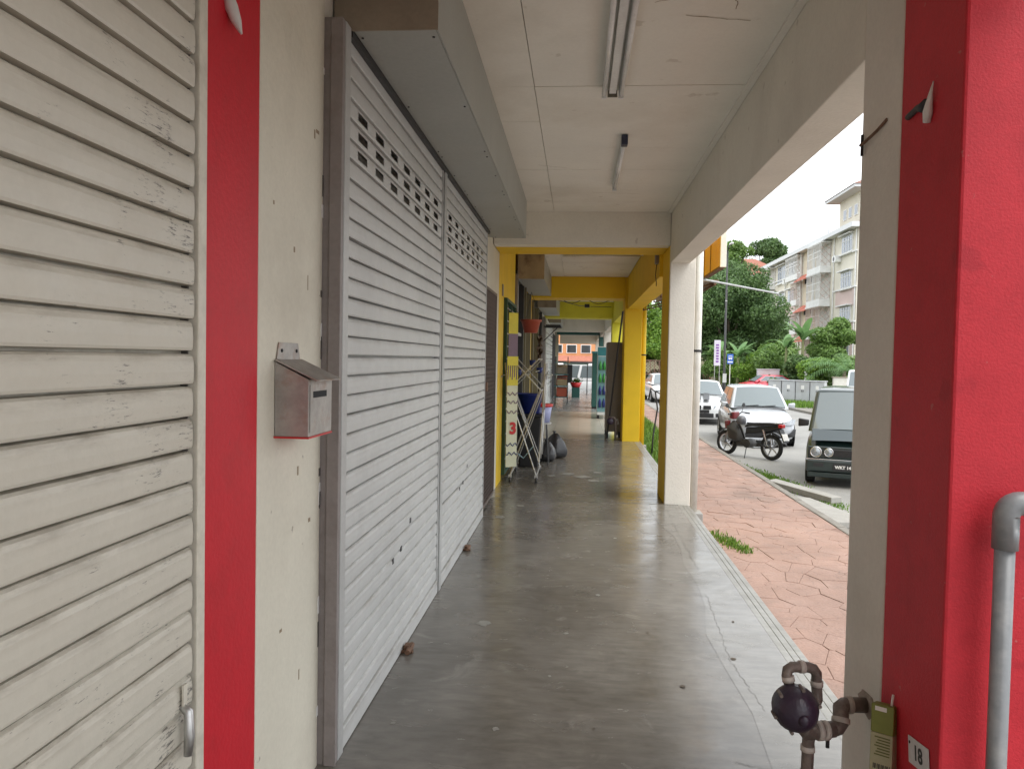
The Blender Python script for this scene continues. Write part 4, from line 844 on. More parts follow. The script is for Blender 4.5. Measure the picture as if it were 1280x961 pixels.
for s in (-1, 1):
    for x, r_ in ((.55, .085), (.345, .068)):
        o = MB().lathe([(r_*1.12, .0), (r_*1.12, -.025), (r_, -.03), (r_*.9, -.022)], 20, 'y', (s*x, -.035, .60)).build('headlamp', CHROME, t, smooth=True); MB().lathe([(r_*.95, -.02), (r_*.75, -.038), (.001, -.045)], 20, 'y', (s*x, -.035, .60)).build('lens', LAMPG, o, smooth=True)
    box('fog_lamp', BLACKM, t, s*.5-.08, s*.5+.08, -.097, -.0905, .36, .42, bevel=.005)
mirrors(t, BLACKP, .68, .42, 1.06, 1.15)
plate(t, '', -.092, .36, .54, .12); text_mesh('plate_text', 'WKT 14', .070, LABELP, t, frame((-.115, -.1055, .36), (1, 0, 0), (0, 0, 1)), .0006, .003)
wipers(t, .27, 1.02, .6)
wheels(t, .27, .155, .655, (.55, 2.5))
# --- silver hatchback
t = thing('hatchback_car', 'silver grey hatchback parked behind the motorcycle, front towards the viewer', 'car', (4.72, 19.75, ZR), R(-4))
SV = paint('silver_paint', (.46, .48, .51), .25)
body_loft('body', SV, t, [(-.06, .28, .52, .50, .0), (0, .20, .62, .66, .01), (.12, .17, .71, .76, .03), (.45, .17, .82, .80, .04), (.95, .17, .93, .81, .04), (1.6, .17, .95, .81, .02), (2.8, .17, .97, .81, .02), (3.45, .2, .97, .78, .02), (3.6, .28, .9, .70, .0)])
cabin(t, SV, (.80, 1.42, 3.15, 3.52, .93, 1.47, .74, .57), WSG)
g_ = box('upper_grille', BLACKP, t, -.44, .44, -.105, -.03, .535, .625, bevel=.012); box('badge', CHROME, g_, -.05, .05, -.114, -.1055, .565, .605, bevel=.008); box('chrome_bar', CHROME, g_, -.42, .42, -.112, -.1055, .545, .556)
MB().loft([[(-.52, -.07, .24), (.52, -.07, .24), (.42, -.09, .44), (-.42, -.09, .44)], [(-.52, .0, .24), (.52, .0, .24), (.42, .0, .44), (-.42, .0, .44)]]).build('lower_grille', BLACKP, t, bevel=.015)
box('front_lip', SV, t, -.60, .60, -.08, .02, .17, .235, bevel=.02, seg=3)
for s in (-1, 1):
    MB().loft([[(s*.40, -.11, .55), (s*.72, .0, .56), (s*.785, .16, .71), (s*.52, -.05, .66)], [(s*.40, .02, .55), (s*.66, .12, .56), (s*.70, .26, .70), (s*.50, .08, .64)]]).build('headlamp', LAMPG, t, bevel=.012, seg=2)
    MB().loft([[(s*.50, -.10, .26), (s*.745, .0, .28), (s*.765, .02, .47), (s*.58, -.09, .34)], [(s*.50, .04, .28), (s*.68, .1, .30), (s*.70, .12, .46), (s*.55, .04, .34)]]).build('fog_recess', BLACKP, t)
mirrors(t, SV, .76, 1.12, 1.0, 1.1); plate(t, '', -.082, .46, .40, .10); wipers(t, .80, .985, .66)
wheels(t, .285, .17, .715, (.62, 3.0))
for s in (-1, 1): MB().lathe([(.36, 0), (.36, .01)], 24, 'x', (s*.795-(.005), .62, .29)).build('wheel_arch', BLACKP, t)
# --- white sedan with twin dark bonnet stripes
t = thing('sedan_car', 'white sedan with two dark bonnet stripes parked beside the white column', 'car', (4.22, 26.3, ZR), R(-8))
WP = paint('white_car_paint', (.72, .73, .74))
body_loft('body', WP, t, [(-.08, .26, .56, .6, .0), (0, .2, .66, .76, .01), (.15, .18, .74, .86, .03), (.7, .18, .84, .90, .04), (1.35, .18, .92, .90, .04), (2.4, .18, .93, .90, .02), (3.6, .18, .95, .90, .02), (4.4, .2, .97, .87, .02), (4.6, .3, .85, .78, .0)])
cabin(t, WP, (1.25, 1.95, 3.3, 4.0, .93, 1.42, .80, .60), WSG)
for s in (-1, 1):
    panel('bonnet_stripe', BLACKP, t, (s*.14-.10, .10, .79), (s*.14+.10, .10, .79), (s*.14+.10, 1.25, .965), (s*.14-.10, 1.25, .965), 0, 1, 0, 1, .055, .012)
    box('kidney_grille', BLACKP, t, s*.16-.13, s*.16+.13, -.11, -.05, .53, .66, bevel=.02, seg=3)
    MB().loft([[(s*.36, -.08, .56), (s*.80, .10, .58), (s*.82, .2, .68), (s*.40, -.04, .67)], [(s*.36, 0, .56), (s*.76, .16, .58), (s*.78, .26, .68), (s*.40, .04, .67)]]).build('headlamp', LAMPG, t, bevel=.01)
    box('air_intake', BLACKP, t, s*.58-.14, s*.58+.14, -.09, -.02, .27, .40, bevel=.02)
box('lower_intake', BLACKP, t, -.38, .38, -.11, -.03, .25, .40, bevel=.02); plate(t, '', -.112, .46, .46, .10)
mirrors(t, WP, .86, 1.5, 1.0, 1.1); wheels(t, .31, .19, .80, (.85, 3.65))
# --- farther cars
def simple_car(lab, loc, rz, pm, L=4.3, hw=.85, zt=1.46, cat='car', name='parked_car'):
    t = thing(name, lab, cat, loc, rz)
    body_loft('body', pm, t, [(-.06, .28, .56, hw*.7, 0), (0, .2, .66, hw*.86, .01), (.15, .18, .74, hw*.95, .03), (L*.2, .18, .88, hw, .04), (L*.5, .18, .92, hw, .02), (L*.85, .18, .94, hw*.98, .02), (L-.1, .22, .92, hw*.92, .01), (L, .32, .8, hw*.85, 0)])
    cabin(t, pm, (L*.24, L*.42, L*.76, L*.95, .91, zt-.03, hw*.90, hw*.68), WSG)
    for s in (-1, 1):
        box('headlamp', LAMPG, t, s*hw*.66-.15, s*hw*.66+.15, -.03, .06, .55, .66, bevel=.02); box('tail_lamp', TAILR, t, s*hw*.7-.12, s*hw*.7+.12, L-.06, L+.01, .66, .82, bevel=.02)
    box('grille', BLACKP, t, -.35, .35, -.075, -.03, .34, .52, bevel=.02); mirrors(t, pm, hw*.92, L*.3, .98); wheels(t, .30, .18, hw-.09, (.8, L-.85)); return t
simple_car('white car far off between the yellow and white columns', (4.7, 39.5, ZR), R(3), WP)
REDC = paint('red_car_paint', (.62, .015, .05)); simple_car('bright red hatchback passing behind the grey utility boxes', (10.5, 51.5, ZR), R(-82), REDC, 3.7, .80, 1.36)
# pale van beside the pillar and the van crossing the far end
def box_van(lab, loc, rz, pm):
    t = thing('panel_van', lab, 'van', loc, rz)
    body_loft('body', pm, t, [(-.03, .3, .7, .6, 0), (0, .26, .85, .74, .01), (.2, .24, 1.0, .8, .02), (.6, .24, 1.05, .82, .02), (2.4, .24, 1.05, .82, .02), (4.0, .24, 1.05, .82, .02), (4.15, .3, 1.0, .78, 0)])
    cabin(t, pm, (.3, .75, 4.02, 4.1, .98, 1.88, .78, .68), WSG)
    for s in (-1, 1): box('headlamp', LAMPG, t, s*.6-.1, s*.6+.1, -.03, .03, .62, .76, bevel=.02)
    box('bumper', BLACKP, t, -.76, .76, -.08, .02, .28, .46, bevel=.03); mirrors(t, BLACKP, .76, .5, 1.15); wheels(t, .29, .17, .73, (.6, 3.3)); return t
box_van('white van parked far behind the green van, beside the grey pillar', (11.75, 32.4, ZR), R(-19), WP)
box_van('white van crossing behind the far end of the walkway', (-2.2, 44.0, ZR), R(-92), WP)

# --- motorcycles
def motorcycle(lab, loc, rz, col, lean=0.):
    t = thing('motorcycle', lab, 'motorcycle', loc, rz, group='parked motorcycles'); t.rotation_euler = (lean, 0, rz)
    r = .28; RB = MATS['tyre_rubber']; pc = paint('bike_'+col[0], col[1]); SIL = MATS['alloy']
    # local: x forward, z up, wheels at x=+-.6
    for x in (.61, -.61):
        w_ = MB().lathe([(r-.075, -.03), (r-.02, -.042), (r, -.02), (r, .02), (r-.02, .042), (r-.075, .03), (r-.075, -.03)], 26, 'y', (x, 0, r), caps=False).build('wheel', RB, t, smooth=True)
        rim = MB().lathe([(r-.09, -.02), (r-.07, -.026), (r-.07, .026), (r-.09, .02), (r-.09, -.02)], 26, 'y', (x, 0, r), caps=False); rim.lathe([(.002, -.05), (.045, -.05), (.045, .05), (.002, .05)], 14, 'y', (x, 0, r))
        for k in range(5):
            a = k*1.2566; rim.tube([(x+.03*math.cos(a), -.0, r+.03*math.sin(a)), (x+(r-.08)*math.cos(a+.12), 0, r+(r-.08)*math.sin(a+.12))], [.018, .012], 6)
        rim.build('rim', SIL, w_)
        fx = MB(); fx.loft([[(x+(r+.03)*math.cos(a), y, r+(r+.03)*math.sin(a)) for y in (-.06, 0, .06)]+[(x+(r+.042)*math.cos(a), y, r+(r+.05)*math.sin(a)) for y in (.06, 0, -.06)] for a in [R(40+i*13) for i in range(8)]]); fx.build('mudguard', BLACKP if x > 0 else BLACKP, t, smooth=True)
    for s in (-1, 1):
        MB().tube([(.61, s*.075, r), (.50, s*.075, .62), (.44, s*.06, .80)], [.022, .022, .018], 8).build('fork', SIL, t, smooth=True); MB().tube([(-.61, s*.085, r), (-.28, s*.09, .34)], .018, 8).build('swing_arm', BLACKM, t); MB().tube([(-.58, s*.10, r+.04), (-.46, s*.10, .66)], .022, 8).build('shock', CHROME, t)
        MB().loft([[(.34, s*.03, .30), (.50, s*.11, .42), (.53, s*.14, .66), (.42, s*.05, .80)], [(.22, s*.02, .30), (.40, s*.15, .38), (.42, s*.17, .62), (.34, s*.05, .80)], [(.08, s*.02, .33), (.24, s*.13, .36), (.22, s*.14, .52), (.20, s*.04, .60)]]).build('leg_shield', MATS['engine_metal'] if 'engine_metal' in MATS else mat('engine_metal', (.05, .047, .043), .45, metal=.3), t, bevel=.015, smooth=True)
        MB().loft([[(.02, s*.05, .52), (.02, s*.10, .56), (.02, s*.09, .66), (.02, s*.04, .68)], [(-.4, s*.06, .56), (-.4, s*.12, .60), (-.4, s*.11, .70), (-.4, s*.04, .72)], [(-.82, s*.02, .68), (-.82, s*.06, .70), (-.82, s*.05, .77), (-.82, s*.02, .78)]]).build('side_cover', BLACKP, t, bevel=.012, smooth=True)
        MB().tube([(.42, s*.05, .86), (.38, s*.20, .98), (.30, s*.33, .96)], .014, 8).build('handlebar', BLACKM, t, smooth=True); MB().tube([(.335, s*.27, .965), (.28, s*.36, .955)], .019, 8).build('grip', BLACKP, t); MB().tube([(.37, s*.2, .98), (.40, s*.27, 1.12)], .006, 5).build('mirror_stalk', BLACKM, t); MB().lathe([(.002, -.008), (.05, -.006), (.05, .006), (.002, .008)], 14, 'x', (.395, s*.285, 1.14)).build('mirror', BLACKP, t)
        MB().tube([(.10, s*.10, .27), (.10, s*.26, .28)], .012, 6).build('foot_peg', BLACKP, t)
    MB().loft([[(-.82, -.08, .78), (-.82, .08, .78), (-.80, .07, .83), (-.80, -.07, .83)], [(-.4, -.13, .74), (-.4, .13, .74), (-.4, .12, .81), (-.4, -.12, .81)], [(-.05, -.10, .70), (-.05, .10, .70), (-.05, .09, .77), (-.05, -.09, .77)], [(.10, -.05, .66), (.10, .05, .66), (.08, .05, .71), (.08, -.05, .71)]]).build('seat', BLACKP, t, bevel=.02, seg=3, smooth=True)
    en = MB(); en.lathe([(.05, -.13), (.10, -.12), (.11, .0), (.10, .12), (.05, .13)], 16, 'y', (-.02, 0, .32)); en.box(.05, .30, -.07, .07, .25, .40); en.build('engine', mat('engine_metal', (.16, .155, .15), .5, metal=.6) if 'engine_metal' not in MATS else MATS['engine_metal'], t, smooth=False, bevel=.01)
    MB().tube([(.20, -.09, .26), (.0, -.13, .20), (-.25, -.14, .22), (-.35, -.15, .25)], .018, 8).build('exhaust_pipe', CHROME, t, smooth=True); MB().tube([(-.33, -.15, .245), (-.85, -.16, .36)], [.036, .045], 10).build('silencer', BLACKM, t, smooth=True)
    hl = MB().loft([[(.50, -.10, .84), (.50, .10, .84), (.47, .09, .98), (.47, -.09, .98)], [(.36, -.12, .82), (.36, .12, .82), (.34, .10, 1.0), (.34, -.10, 1.0)]]).build('headlamp_cowl', pc, t, bevel=.03, seg=3, smooth=True); MB().lathe([(.001, .03), (.05, .022), (.065, 0)], 14, 'x', (.495, 0, .90)).build('lens', LAMPG, hl)
    tl = box('tail_lamp', TAILR, t, -.90, -.80, -.07, .07, .72, .80, bevel=.02); MB().loft([[(-.84, -.07, .70), (-.84, .07, .70), (-.80, .07, .70), (-.80, -.07, .70)], [(-.98, -.08, .42), (-.98, .08, .42), (-.96, .08, .42), (-.96, -.08, .42)]]).build('rear_fender', BLACKP, t)
    MB().loft([[(-.925, -.09, .60), (-.925, .09, .60), (-.915, .09, .60), (-.915, -.09, .60)], [(-.985, -.09, .46), (-.985, .09, .46), (-.975, .09, .46), (-.975, -.09, .46)]]).build('number_plate', LABELP, t)
    MB().tube([(-.70, -.10, .80), (-.88, -.10, .84), (-.90, 0, .845), (-.88, .10, .84), (-.70, .10, .80)], .012, 6).build('grab_rail', CHROME, t, smooth=True)
    MB().tube([(-.02, .10, .24), (-.10, .26, .01)], .010, 6).build('kick_stand', BLACKM, t)
    bk = MB().loft([[(.47, -.13, .60), (.60, -.11, .60), (.60, .11, .60), (.47, .13, .60)], [(.45, -.14, .80), (.60, -.13, .78), (.60, .13, .78), (.45, .14, .80)]]).build('front_fairing', pc, t, bevel=.03, seg=3, smooth=True)
    return t
motorcycle('dark red and black motorcycle on its stand beside the kerb', (3.86, 17.55, ZR), math.atan2(.78, -.64), ('dark_red', (.16, .012, .018)), 0)
motorcycle('bright red motorcycle far off, glimpsed between the columns', (4.45, 34.5, ZR), R(200), ('bright_red', (.5, .02, .02)), 0)
tag(MB().lathe([(.001, .125), (.065, .115), (.105, .06), (.11, 0), (.10, -.05), (.09, -.065)], 18, c=(3.70, 17.62, ZR+.80)).build('helmet', mat('grey_helmet', (.10, .10, .11), .3), smooth=True), 'grey helmet resting on the dark red motorcycle', 'helmet')

# ================================================================== OUTSIDE
ORG = mat('orange_sign_face', (.62, .30, .015), .4, var=.06); 
t = thing('projecting_sign', 'orange shop sign box with white edge hung outside the white column', 'sign', (1.62, 9.5, 2.60))
box('sign_box', ORG, t, 0, .05, -.42, .75, .02, .75); box('end_frame', LABELP, t, -.01, .06, -.455, -.421, 0, .77, bevel=.004); box('bottom_frame', RUST, t, -.008, .058, -.42, .76, -.004, .019); box('far_frame', RUST, t, -.01, .06, .751, .785, 0, .77)
box('face_rib', RUST, t, -.006, -.0005, .25, .262, .02, .75)
MB().tube([(-.45, .1, .72), (.0, .1, .72)], .02, 8).build('bracket_arm', RUST, t)
t = thing('banner_pole', 'thin galvanised pole sticking out to the street below the orange sign', 'pole', (0, 0, 0)); MB().tube([(1.2, 9.7, 2.60), (1.62, 10.25, 2.58), (3.02, 12.02, 2.565)], .014, 8).build('pole', STEEL, t)
t = thing('awning_frame', 'rusty awning frame and brackets outside the yellow beam', 'awning', (1.2, 13, 2.3))
for k in range(4): MB().tube([(.0, -1.5+k*1.0, .75), (.0, -1.5+k*1.0, .15), (.75, -1.5+k*1.0, .35)], .018, 6).build('bracket', RUST, t)
MB().box(-.01, .8, -1.7, 1.8, .36, .39).build('awning_sheet', mat('brown_sheet', (.20, .15, .11), .6), t); MB().tube([(.75, -1.7, .33), (.75, 1.8, .33)], .018, 6).build('edge_pipe', RUST, t); MB().tube([(.38, -1.7, .25), (.38, 1.8, .25)], .016, 6).build('edge_pipe', RUST, t)
t = thing('garden_hose', 'bent black hose stand on the grass beside the yellow column', 'hose', (1.52, 15.4, ZP)); MB().tube([(-.02, 0, 0), (.02, .1, .5), (.10, .2, 1.0), (.04, .1, 1.35), (-.06, 0, 1.42), (-.1, 0, 1.2)], .016, 8).build('hose', BLACKP, t, smooth=True); MB().tube([(.25, .1, 0), (.22, .1, 1.0), (.16, .1, 1.3), (.04, .1, 1.36)], .013, 8).build('hose', BLACKP, t, smooth=True)
# broken drain slabs by the kerb
def slab(lab, pts, z):
    tag(MB().prism(pts, ZR+.004, z, axis='z').build('drain_slab', mat('pale_slab', (.33, .32, .295), .85, var=.12, scale=6, bump=.4, stain=(.25, .24, .2), stain_amt=.5) if 'pale_slab' not in MATS else MATS['pale_slab'], bevel=.01), lab, 'slab', 'broken drain slabs by the kerb')
slab('long pale concrete drain slab lying by the kerb before the van', [(3.30, 13.5), (3.50, 13.7), (4.05, 12.0), (3.86, 11.9)], ZR+.10)
slab('short pale drain slab at the kerb, nearest the pillar', [(3.30, 12.0), (3.55, 11.9), (3.85, 10.2), (3.30, 10.1)], ZR+.09)
# grass
def grass(name, lab, spots, h, n_, m=None):
    V, Fc, T = [], [], []
    for x0, x1, y0, y1, z, dens in spots:
        for _ in range(int(n_*dens)):
            x, y = (random.uniform(x0, x1), random.uniform(y0, y1)) if h > .1 else (random.gauss((x0+x1)/2, (x1-x0)*.27), random.gauss((y0+y1)/2, (y1-y0)*.27)); x = max(x, x0 if x0 > 3 else 1.21); hh = h*random.uniform(.4, 1.2); a = random.uniform(0, 6.28); b = random.uniform(.0, .6)*hh; w_ = .006+.05*h
            c, s = math.cos(a), math.sin(a); o = len(V)
            V += [(x-s*w_, y+c*w_, z), (x+s*w_, y-c*w_, z), (x+c*b*.4+s*w_*.6, y+s*b*.4-c*w_*.6, z+hh*.6), (x+c*b*.4-s*w_*.6, y+s*b*.4+c*w_*.6, z+hh*.6), (x+c*b, y+s*b, z+hh)]
            Fc += [(o, o+1, o+2, o+3), (o+3, o+2, o+4)]; T += [random.random()]*5
    me = bpy.data.meshes.new(name); me.from_pydata(V, [], Fc); me.materials.append(m or LEAF_G); at = me.attributes.new('tone', 'FLOAT', 'POINT'); at.data.foreach_set('value', T)
    return tag(link(name, me), lab, 'grass', kind='stuff')
grass('grass_strip', 'bright green grass strip beside the walkway', [(1.22, 1.50, 12, 15, ZP-.01, .15), (1.22, 1.9, 15, 19, ZP-.01, .3), (1.22, 2.3, 19, 26, ZP-.01, .5)], .16, 9000)
grass('roadside_grass', 'grass growing along the kerb and the road edge', [(3.28, 3.7, 13.6, 15.2, ZR, .5), (3.28, 3.9, 13.0, 14.4, ZR, .25), (3.28, 3.5, 14.8, 16.4, ZR, .2), (3.27, 3.38, 15, 20, ZR, .15), (3.5, 4.1, 11.3, 12.1, ZR, .08)], .045, 3500)
grass('wall_tuft', 'weeds growing at the walkway edge', [(1.60, 1.78, 8.2, 8.7, ZP-.004, .35), (1.52, 1.70, 8.4, 9.0, ZP-.004, .22), (1.70, 1.86, 8.0, 8.3, ZP-.004, .15), (1.21, 1.26, 5.5, 7.3, ZP, .04)], .045, 700)
grass('verge_grass', 'long grass on the far verge round the utility boxes', [(9.9, 15, 36, 44, ZR+.1, 1), (11, 13, 42.0, 44, ZR+.1, .4)], .22, 7000)
# trees ---------------------------------------------------------------
def foliage(lobes, n_, size, seed, shell=.55):
    g = np.random.default_rng(seed); L = np.array(lobes, float); wgt = (L[:, 3]*L[:, 4]*L[:, 5])**.67; idx = g.choice(len(L), n_, p=wgt/wgt.sum())
    d = g.normal(size=(n_, 3)); d /= np.linalg.norm(d, axis=1)[:, None]; rad = (shell+(1-shell)*g.random(n_))**.7
    # bumpy lobes: clumps
    cl = g.normal(size=(len(L), 26, 3)); cl /= np.linalg.norm(cl, axis=2)[:, :, None]
    near = np.einsum('nk,nck->nc', d, cl[idx]).max(axis=1)
    rad = rad*(.74+.32*np.clip((near-.72)/.25, 0, 1))
    keep = (near > .80) | (g.random(n_) < .45)
    c = L[idx, :3]+d*rad[:, None]*L[idx, 3:6]+g.normal(size=(n_, 3))*size*.3
    c, d, near = c[keep], d[keep], near[keep]; n_ = len(c)
    nrm = d*.7+g.normal(size=(n_, 3))*.6+np.array([0, 0, .35]); nrm /= np.linalg.norm(nrm, axis=1)[:, None]
    a = np.cross(nrm, g.normal(size=(n_, 3))); a /= np.linalg.norm(a, axis=1)[:, None]; b = np.cross(nrm, a)
    s = size*(.6+.8*g.random(n_))[:, None]
    V = np.stack([c-a*s, c-b*s*.42+nrm*s*.1, c+a*s, c+b*s*.42+nrm*s*.1], 1).reshape(-1, 3)
    T = np.repeat(np.clip(g.random(n_)*.75+(near-.8)*1.2, 0, 1), 4)
    return V, T
def leaf_obj(name, V, T, m, parent):
    n_ = len(V)//4; me = bpy.data.meshes.new(name); me.vertices.add(len(V)); me.vertices.foreach_set('co', V.astype(np.float32).ravel()); me.loops.add(4*n_); me.loops.foreach_set('vertex_index', np.arange(4*n_, dtype=np.int32)); me.polygons.add(n_); me.polygons.foreach_set('loop_start', np.arange(0, 4*n_, 4, dtype=np.int32))
    me.update(calc_edges=True); me.materials.append(m); at = me.attributes.new('tone', 'FLOAT', 'POINT'); at.data.foreach_set('value', T.astype(np.float32)); return link(name, me, parent)
def tree(lab, loc, lobes, n_, size, m, seed, h_trunk, r0=.25, name='tree', cat='tree', group='trees across the road'):
    t = thing(name, lab, cat, loc, group=group)
    V, T = foliage(lobes, n_, size, seed); leaf_obj('crown', V, T, m, t)
    tr = MB(); tr.tube([(0, 0, 0), (.08, .05, h_trunk*.5), (0, .1, h_trunk)], [r0, r0*.8, r0*.6], 10)
    g = random.Random(seed)
    for lb in lobes[:8]: tr.tube([(0, .05, h_trunk*g.uniform(.55, .95)), ((lb[0])*.5, lb[1]*.5, (lb[2]+h_trunk)*.5), (lb[0], lb[1], lb[2])], [r0*.45, r0*.28, r0*.1], 6)
    tr.build('trunk', BARK, t, smooth=True); return t
def lobes_in(n_, rx, ry, z0, z1, r, seed):
    g = random.Random(seed); out = []
    for _ in range(n_):
        a, q = g.uniform(0, 6.28), g.random()**.5; z = g.uniform(z0, z1); f = 1-.55*((z-z0)/(z1-z0))**2; rr = r*g.uniform(.7, 1.25)
        out.append((rx*q*f*math.cos(a), ry*q*f*math.sin(a), z, rr, rr, rr*.75))
    return out
ZG = ZR+.05
tree('huge dark green spreading tree left of the flats', (12.6, 66, ZG), lobes_in(26, 3.8, 3.2, 3.0, 9.6, 1.7, 3), 60000, .13, LEAF_D, 3, 3.2, .4)
tree('tall dark leafy tree behind the street lamp', (9.8, 70, ZG), lobes_in(20, 3.0, 2.6, 3.5, 9.8, 1.6, 4), 46000, .13, LEAF_D, 4, 3.4, .35)
tree('lighter feathery tree top rising over the orange sign', (14.6, 76, ZG), lobes_in(16, 3.0, 2.4, 8.0, 13.2, 1.0, 5), 15000, .14, LEAF_M, 5, 9, .35)
tree('dark shrubby tree hugging the left end of the flats', (16.0, 72, ZG), lobes_in(16, 2.2, 2.4, 1.5, 7.4, 1.5, 6), 34000, .13, LEAF_D, 6, 2.4, .3)
tree('bright yellow green tree seen between the two columns', (5.2, 64, ZG), lobes_in(16, 2.6, 2.0, 2.4, 6.3, 1.1, 8), 22000, .13, LEAF_B, 8, 2.6, .25)
tree('mid green tree behind the far fence', (1.5, 67, ZG), lobes_in(14, 3.0, 2.0, 2.5, 7.3, 1.3, 9), 9000, .2, LEAF_M, 9, 2.6, .28)
tree('leafy pale green tree in front of the flats, beside the pillar', (17.3, 53.5, ZG), lobes_in(16, 1.5, 1.5, 2.3, 4.9, .75, 10), 16000, .10, LEAF_M, 10, 2.5, .14)
tree('lone round dark tree on the skyline above the flats', (29.0, 124, 6.5), lobes_in(18, 2.8, 2.6, 6.5, 13.6, 1.7, 11), 22000, .19, LEAF_D, 11, 6, .4)
tree('low hillside tree on the skyline beside the red roof', (39, 128, 6.5), lobes_in(10, 3.0, 2.6, 4.5, 9.0, 1.7, 12), 7000, .25, LEAF_D, 12, 4, .35)
def shrub(lab, loc, rx, h, n_, m, seed, size=.11):
    return tree(lab, loc, lobes_in(9, rx, rx*.8, h*.25, h*.85, max(.35, h*.24), seed), n_, size, m, seed, h*.35, .06, 'shrub', 'shrub', 'garden shrubs behind the road')
shrub('bright green shrub above the brown fence', (12.7, 57, ZG), 1.3, 2.9, 5000, LEAF_B, 31)
shrub('dense dark shrub behind the grey utility boxes', (13.9, 51.5, ZG), 1.5, 2.6, 6500, LEAF_D, 32)
shrub('broad mid green shrub right of the bus stop sign', (11.0, 59, ZG), 1.5, 3.2, 6000, LEAF_M, 33)
shrub('light green climbing shrub beside the garden post', (14.7, 49, ZG), .9, 2.5, 4500, LEAF_B, 34)
shrub('yellow green shrub by the white van and pillar', (15.9, 48, ZG), 1.2, 2.7, 4500, LEAF_M, 35)
shrub('leafy green shrub under the banana plants', (13.6, 55, ZG), 1.4, 3.0, 6000, LEAF_M, 36)
shrub('tall bushy shrub beside the dark tree', (14.9, 60, ZG), 1.7, 4.2, 7000, LEAF_M, 37, .14)
shrub('yellow clipped bush on the brown fence', (11.8, 60.5, ZG), .6, 1.9, 2500, LEAF_B, 38)
shrub('dark hedge clump behind the street lamp post', (9.0, 64.5, ZG), 1.6, 3.2, 6000, LEAF_D, 39, .14)
shrub('low hedge clump left of the stone gate pillar', (7.2, 65.5, ZG), 1.6, 2.6, 5000, LEAF_D, 40, .14)
# banana and palm plants
def big_leaf(mb, base, az, L, w_, droop, up, nseg=9, fold=.18):
    pts = []; p = Vector(base); th = up
    for k in range(nseg+1):
        pts.append(p.copy()); p = p+Vector((math.cos(az)*math.cos(th), math.sin(az)*math.cos(th), math.sin(th)))*L/nseg; th -= droop/nseg
    side = Vector((-math.sin(az), math.cos(az), 0)); vs = []
    for k, q in enumerate(pts):
        f = k/nseg; ww = w_*(math.sin(math.pi*min(1, f*.93+.05))**.6)*(1 if k else .15); up_ = Vector((0, 0, fold*ww))
        vs += [q-side*ww+up_, q, q+side*ww+up_]
    mb.add(vs, [(3*k+i, 3*k+i+1, 3*k+i+4, 3*k+i+3) for k in range(nseg) for i in (0, 1)])
def tone(o, lo=0., hi=1.):
    me = o.data; at = me.attributes.new('tone', 'FLOAT', 'POINT'); at.data.foreach_set('value', [random.uniform(lo, hi) for _ in me.vertices]); return o
def banana(lab, loc, h, seed, n_=7):
    g = random.Random(seed); t = thing('banana_plant', lab, 'plant', loc, group='banana plants in the garden')
    MB().tube([(0, 0, 0), (.03, .02, h*.5), (0, 0, h)], [.14, .12, .07], 8).build('stem', mat('banana_stem', (.16, .17, .07), .7) if 'banana_stem' not in MATS else MATS['banana_stem'], t, smooth=True)
    for k in range(n_):
        m = MB(); big_leaf(m, (0, 0, h*.92), g.uniform(0, 6.28), g.uniform(1.2, 1.9), g.uniform(.20, .30), g.uniform(.5, 1.9), g.uniform(.9, 1.45)); tone(m.build('leaf', LEAF_P, t, smooth=True), .3, 1)
    return t
banana('upright banana plant before the pink flats wall', (14.9, 52.6, ZG), 3.9, 51, 9); banana('banana plant leaning left above the shrubs', (14.2, 54, ZG), 3.3, 52, 8); banana('low banana plant above the brown fence', (10.4, 58.5, ZG), 2.4, 53); banana('banana plant half hidden behind the bus stop sign', (11.6, 57, ZG), 2.6, 54)
def palm(lab, loc, h, L, nf, seed):
    g = random.Random(seed); t = thing('palm_tree', lab, 'palm', loc, group='palms in the garden')
    MB().tube([(0, 0, 0), (.05, 0, h*.5), (.1, 0, h)], [.15, .12, .10], 8).build('trunk', BARK, t, smooth=True)
    for k in range(nf):
        az = g.uniform(0, 6.28); up = g.uniform(.2, 1.35); dr = g.uniform(1.0, 1.9); m = MB(); p = Vector((.1, 0, h)); th = up; n_ = 22
        for q in range(n_):
            d = Vector((math.cos(az)*math.cos(th), math.sin(az)*math.cos(th), math.sin(th))); nx = p+d*L/n_; side = Vector((-math.sin(az), math.cos(az), 0)); w_ = L*.30*math.sin(math.pi*(q+2)/(n_+3))**.7
            for s in (-1, 1):
                e = p+side*s*w_*.8+d*w_*.5-Vector((0, 0, w_*g.uniform(.15, .45))); m.add([p, p+d*.035, e], [(0, 1, 2)])
            m.add([p+side*.012, p-side*.012, nx], [(0, 1, 2)]); p = nx; th -= dr/n_
        tone(m.build('frond', LEAF_P, t), .2, .8)
    return t
palm('coconut palm with drooping grey green fronds beside the pillar', (15.5, 46.5, ZG), 1.7, 2.6, 15, 61); palm('small palm among the shrubs left of the banana plants', (13.0, 58.5, ZG), 2.4, 2.0, 11, 62)
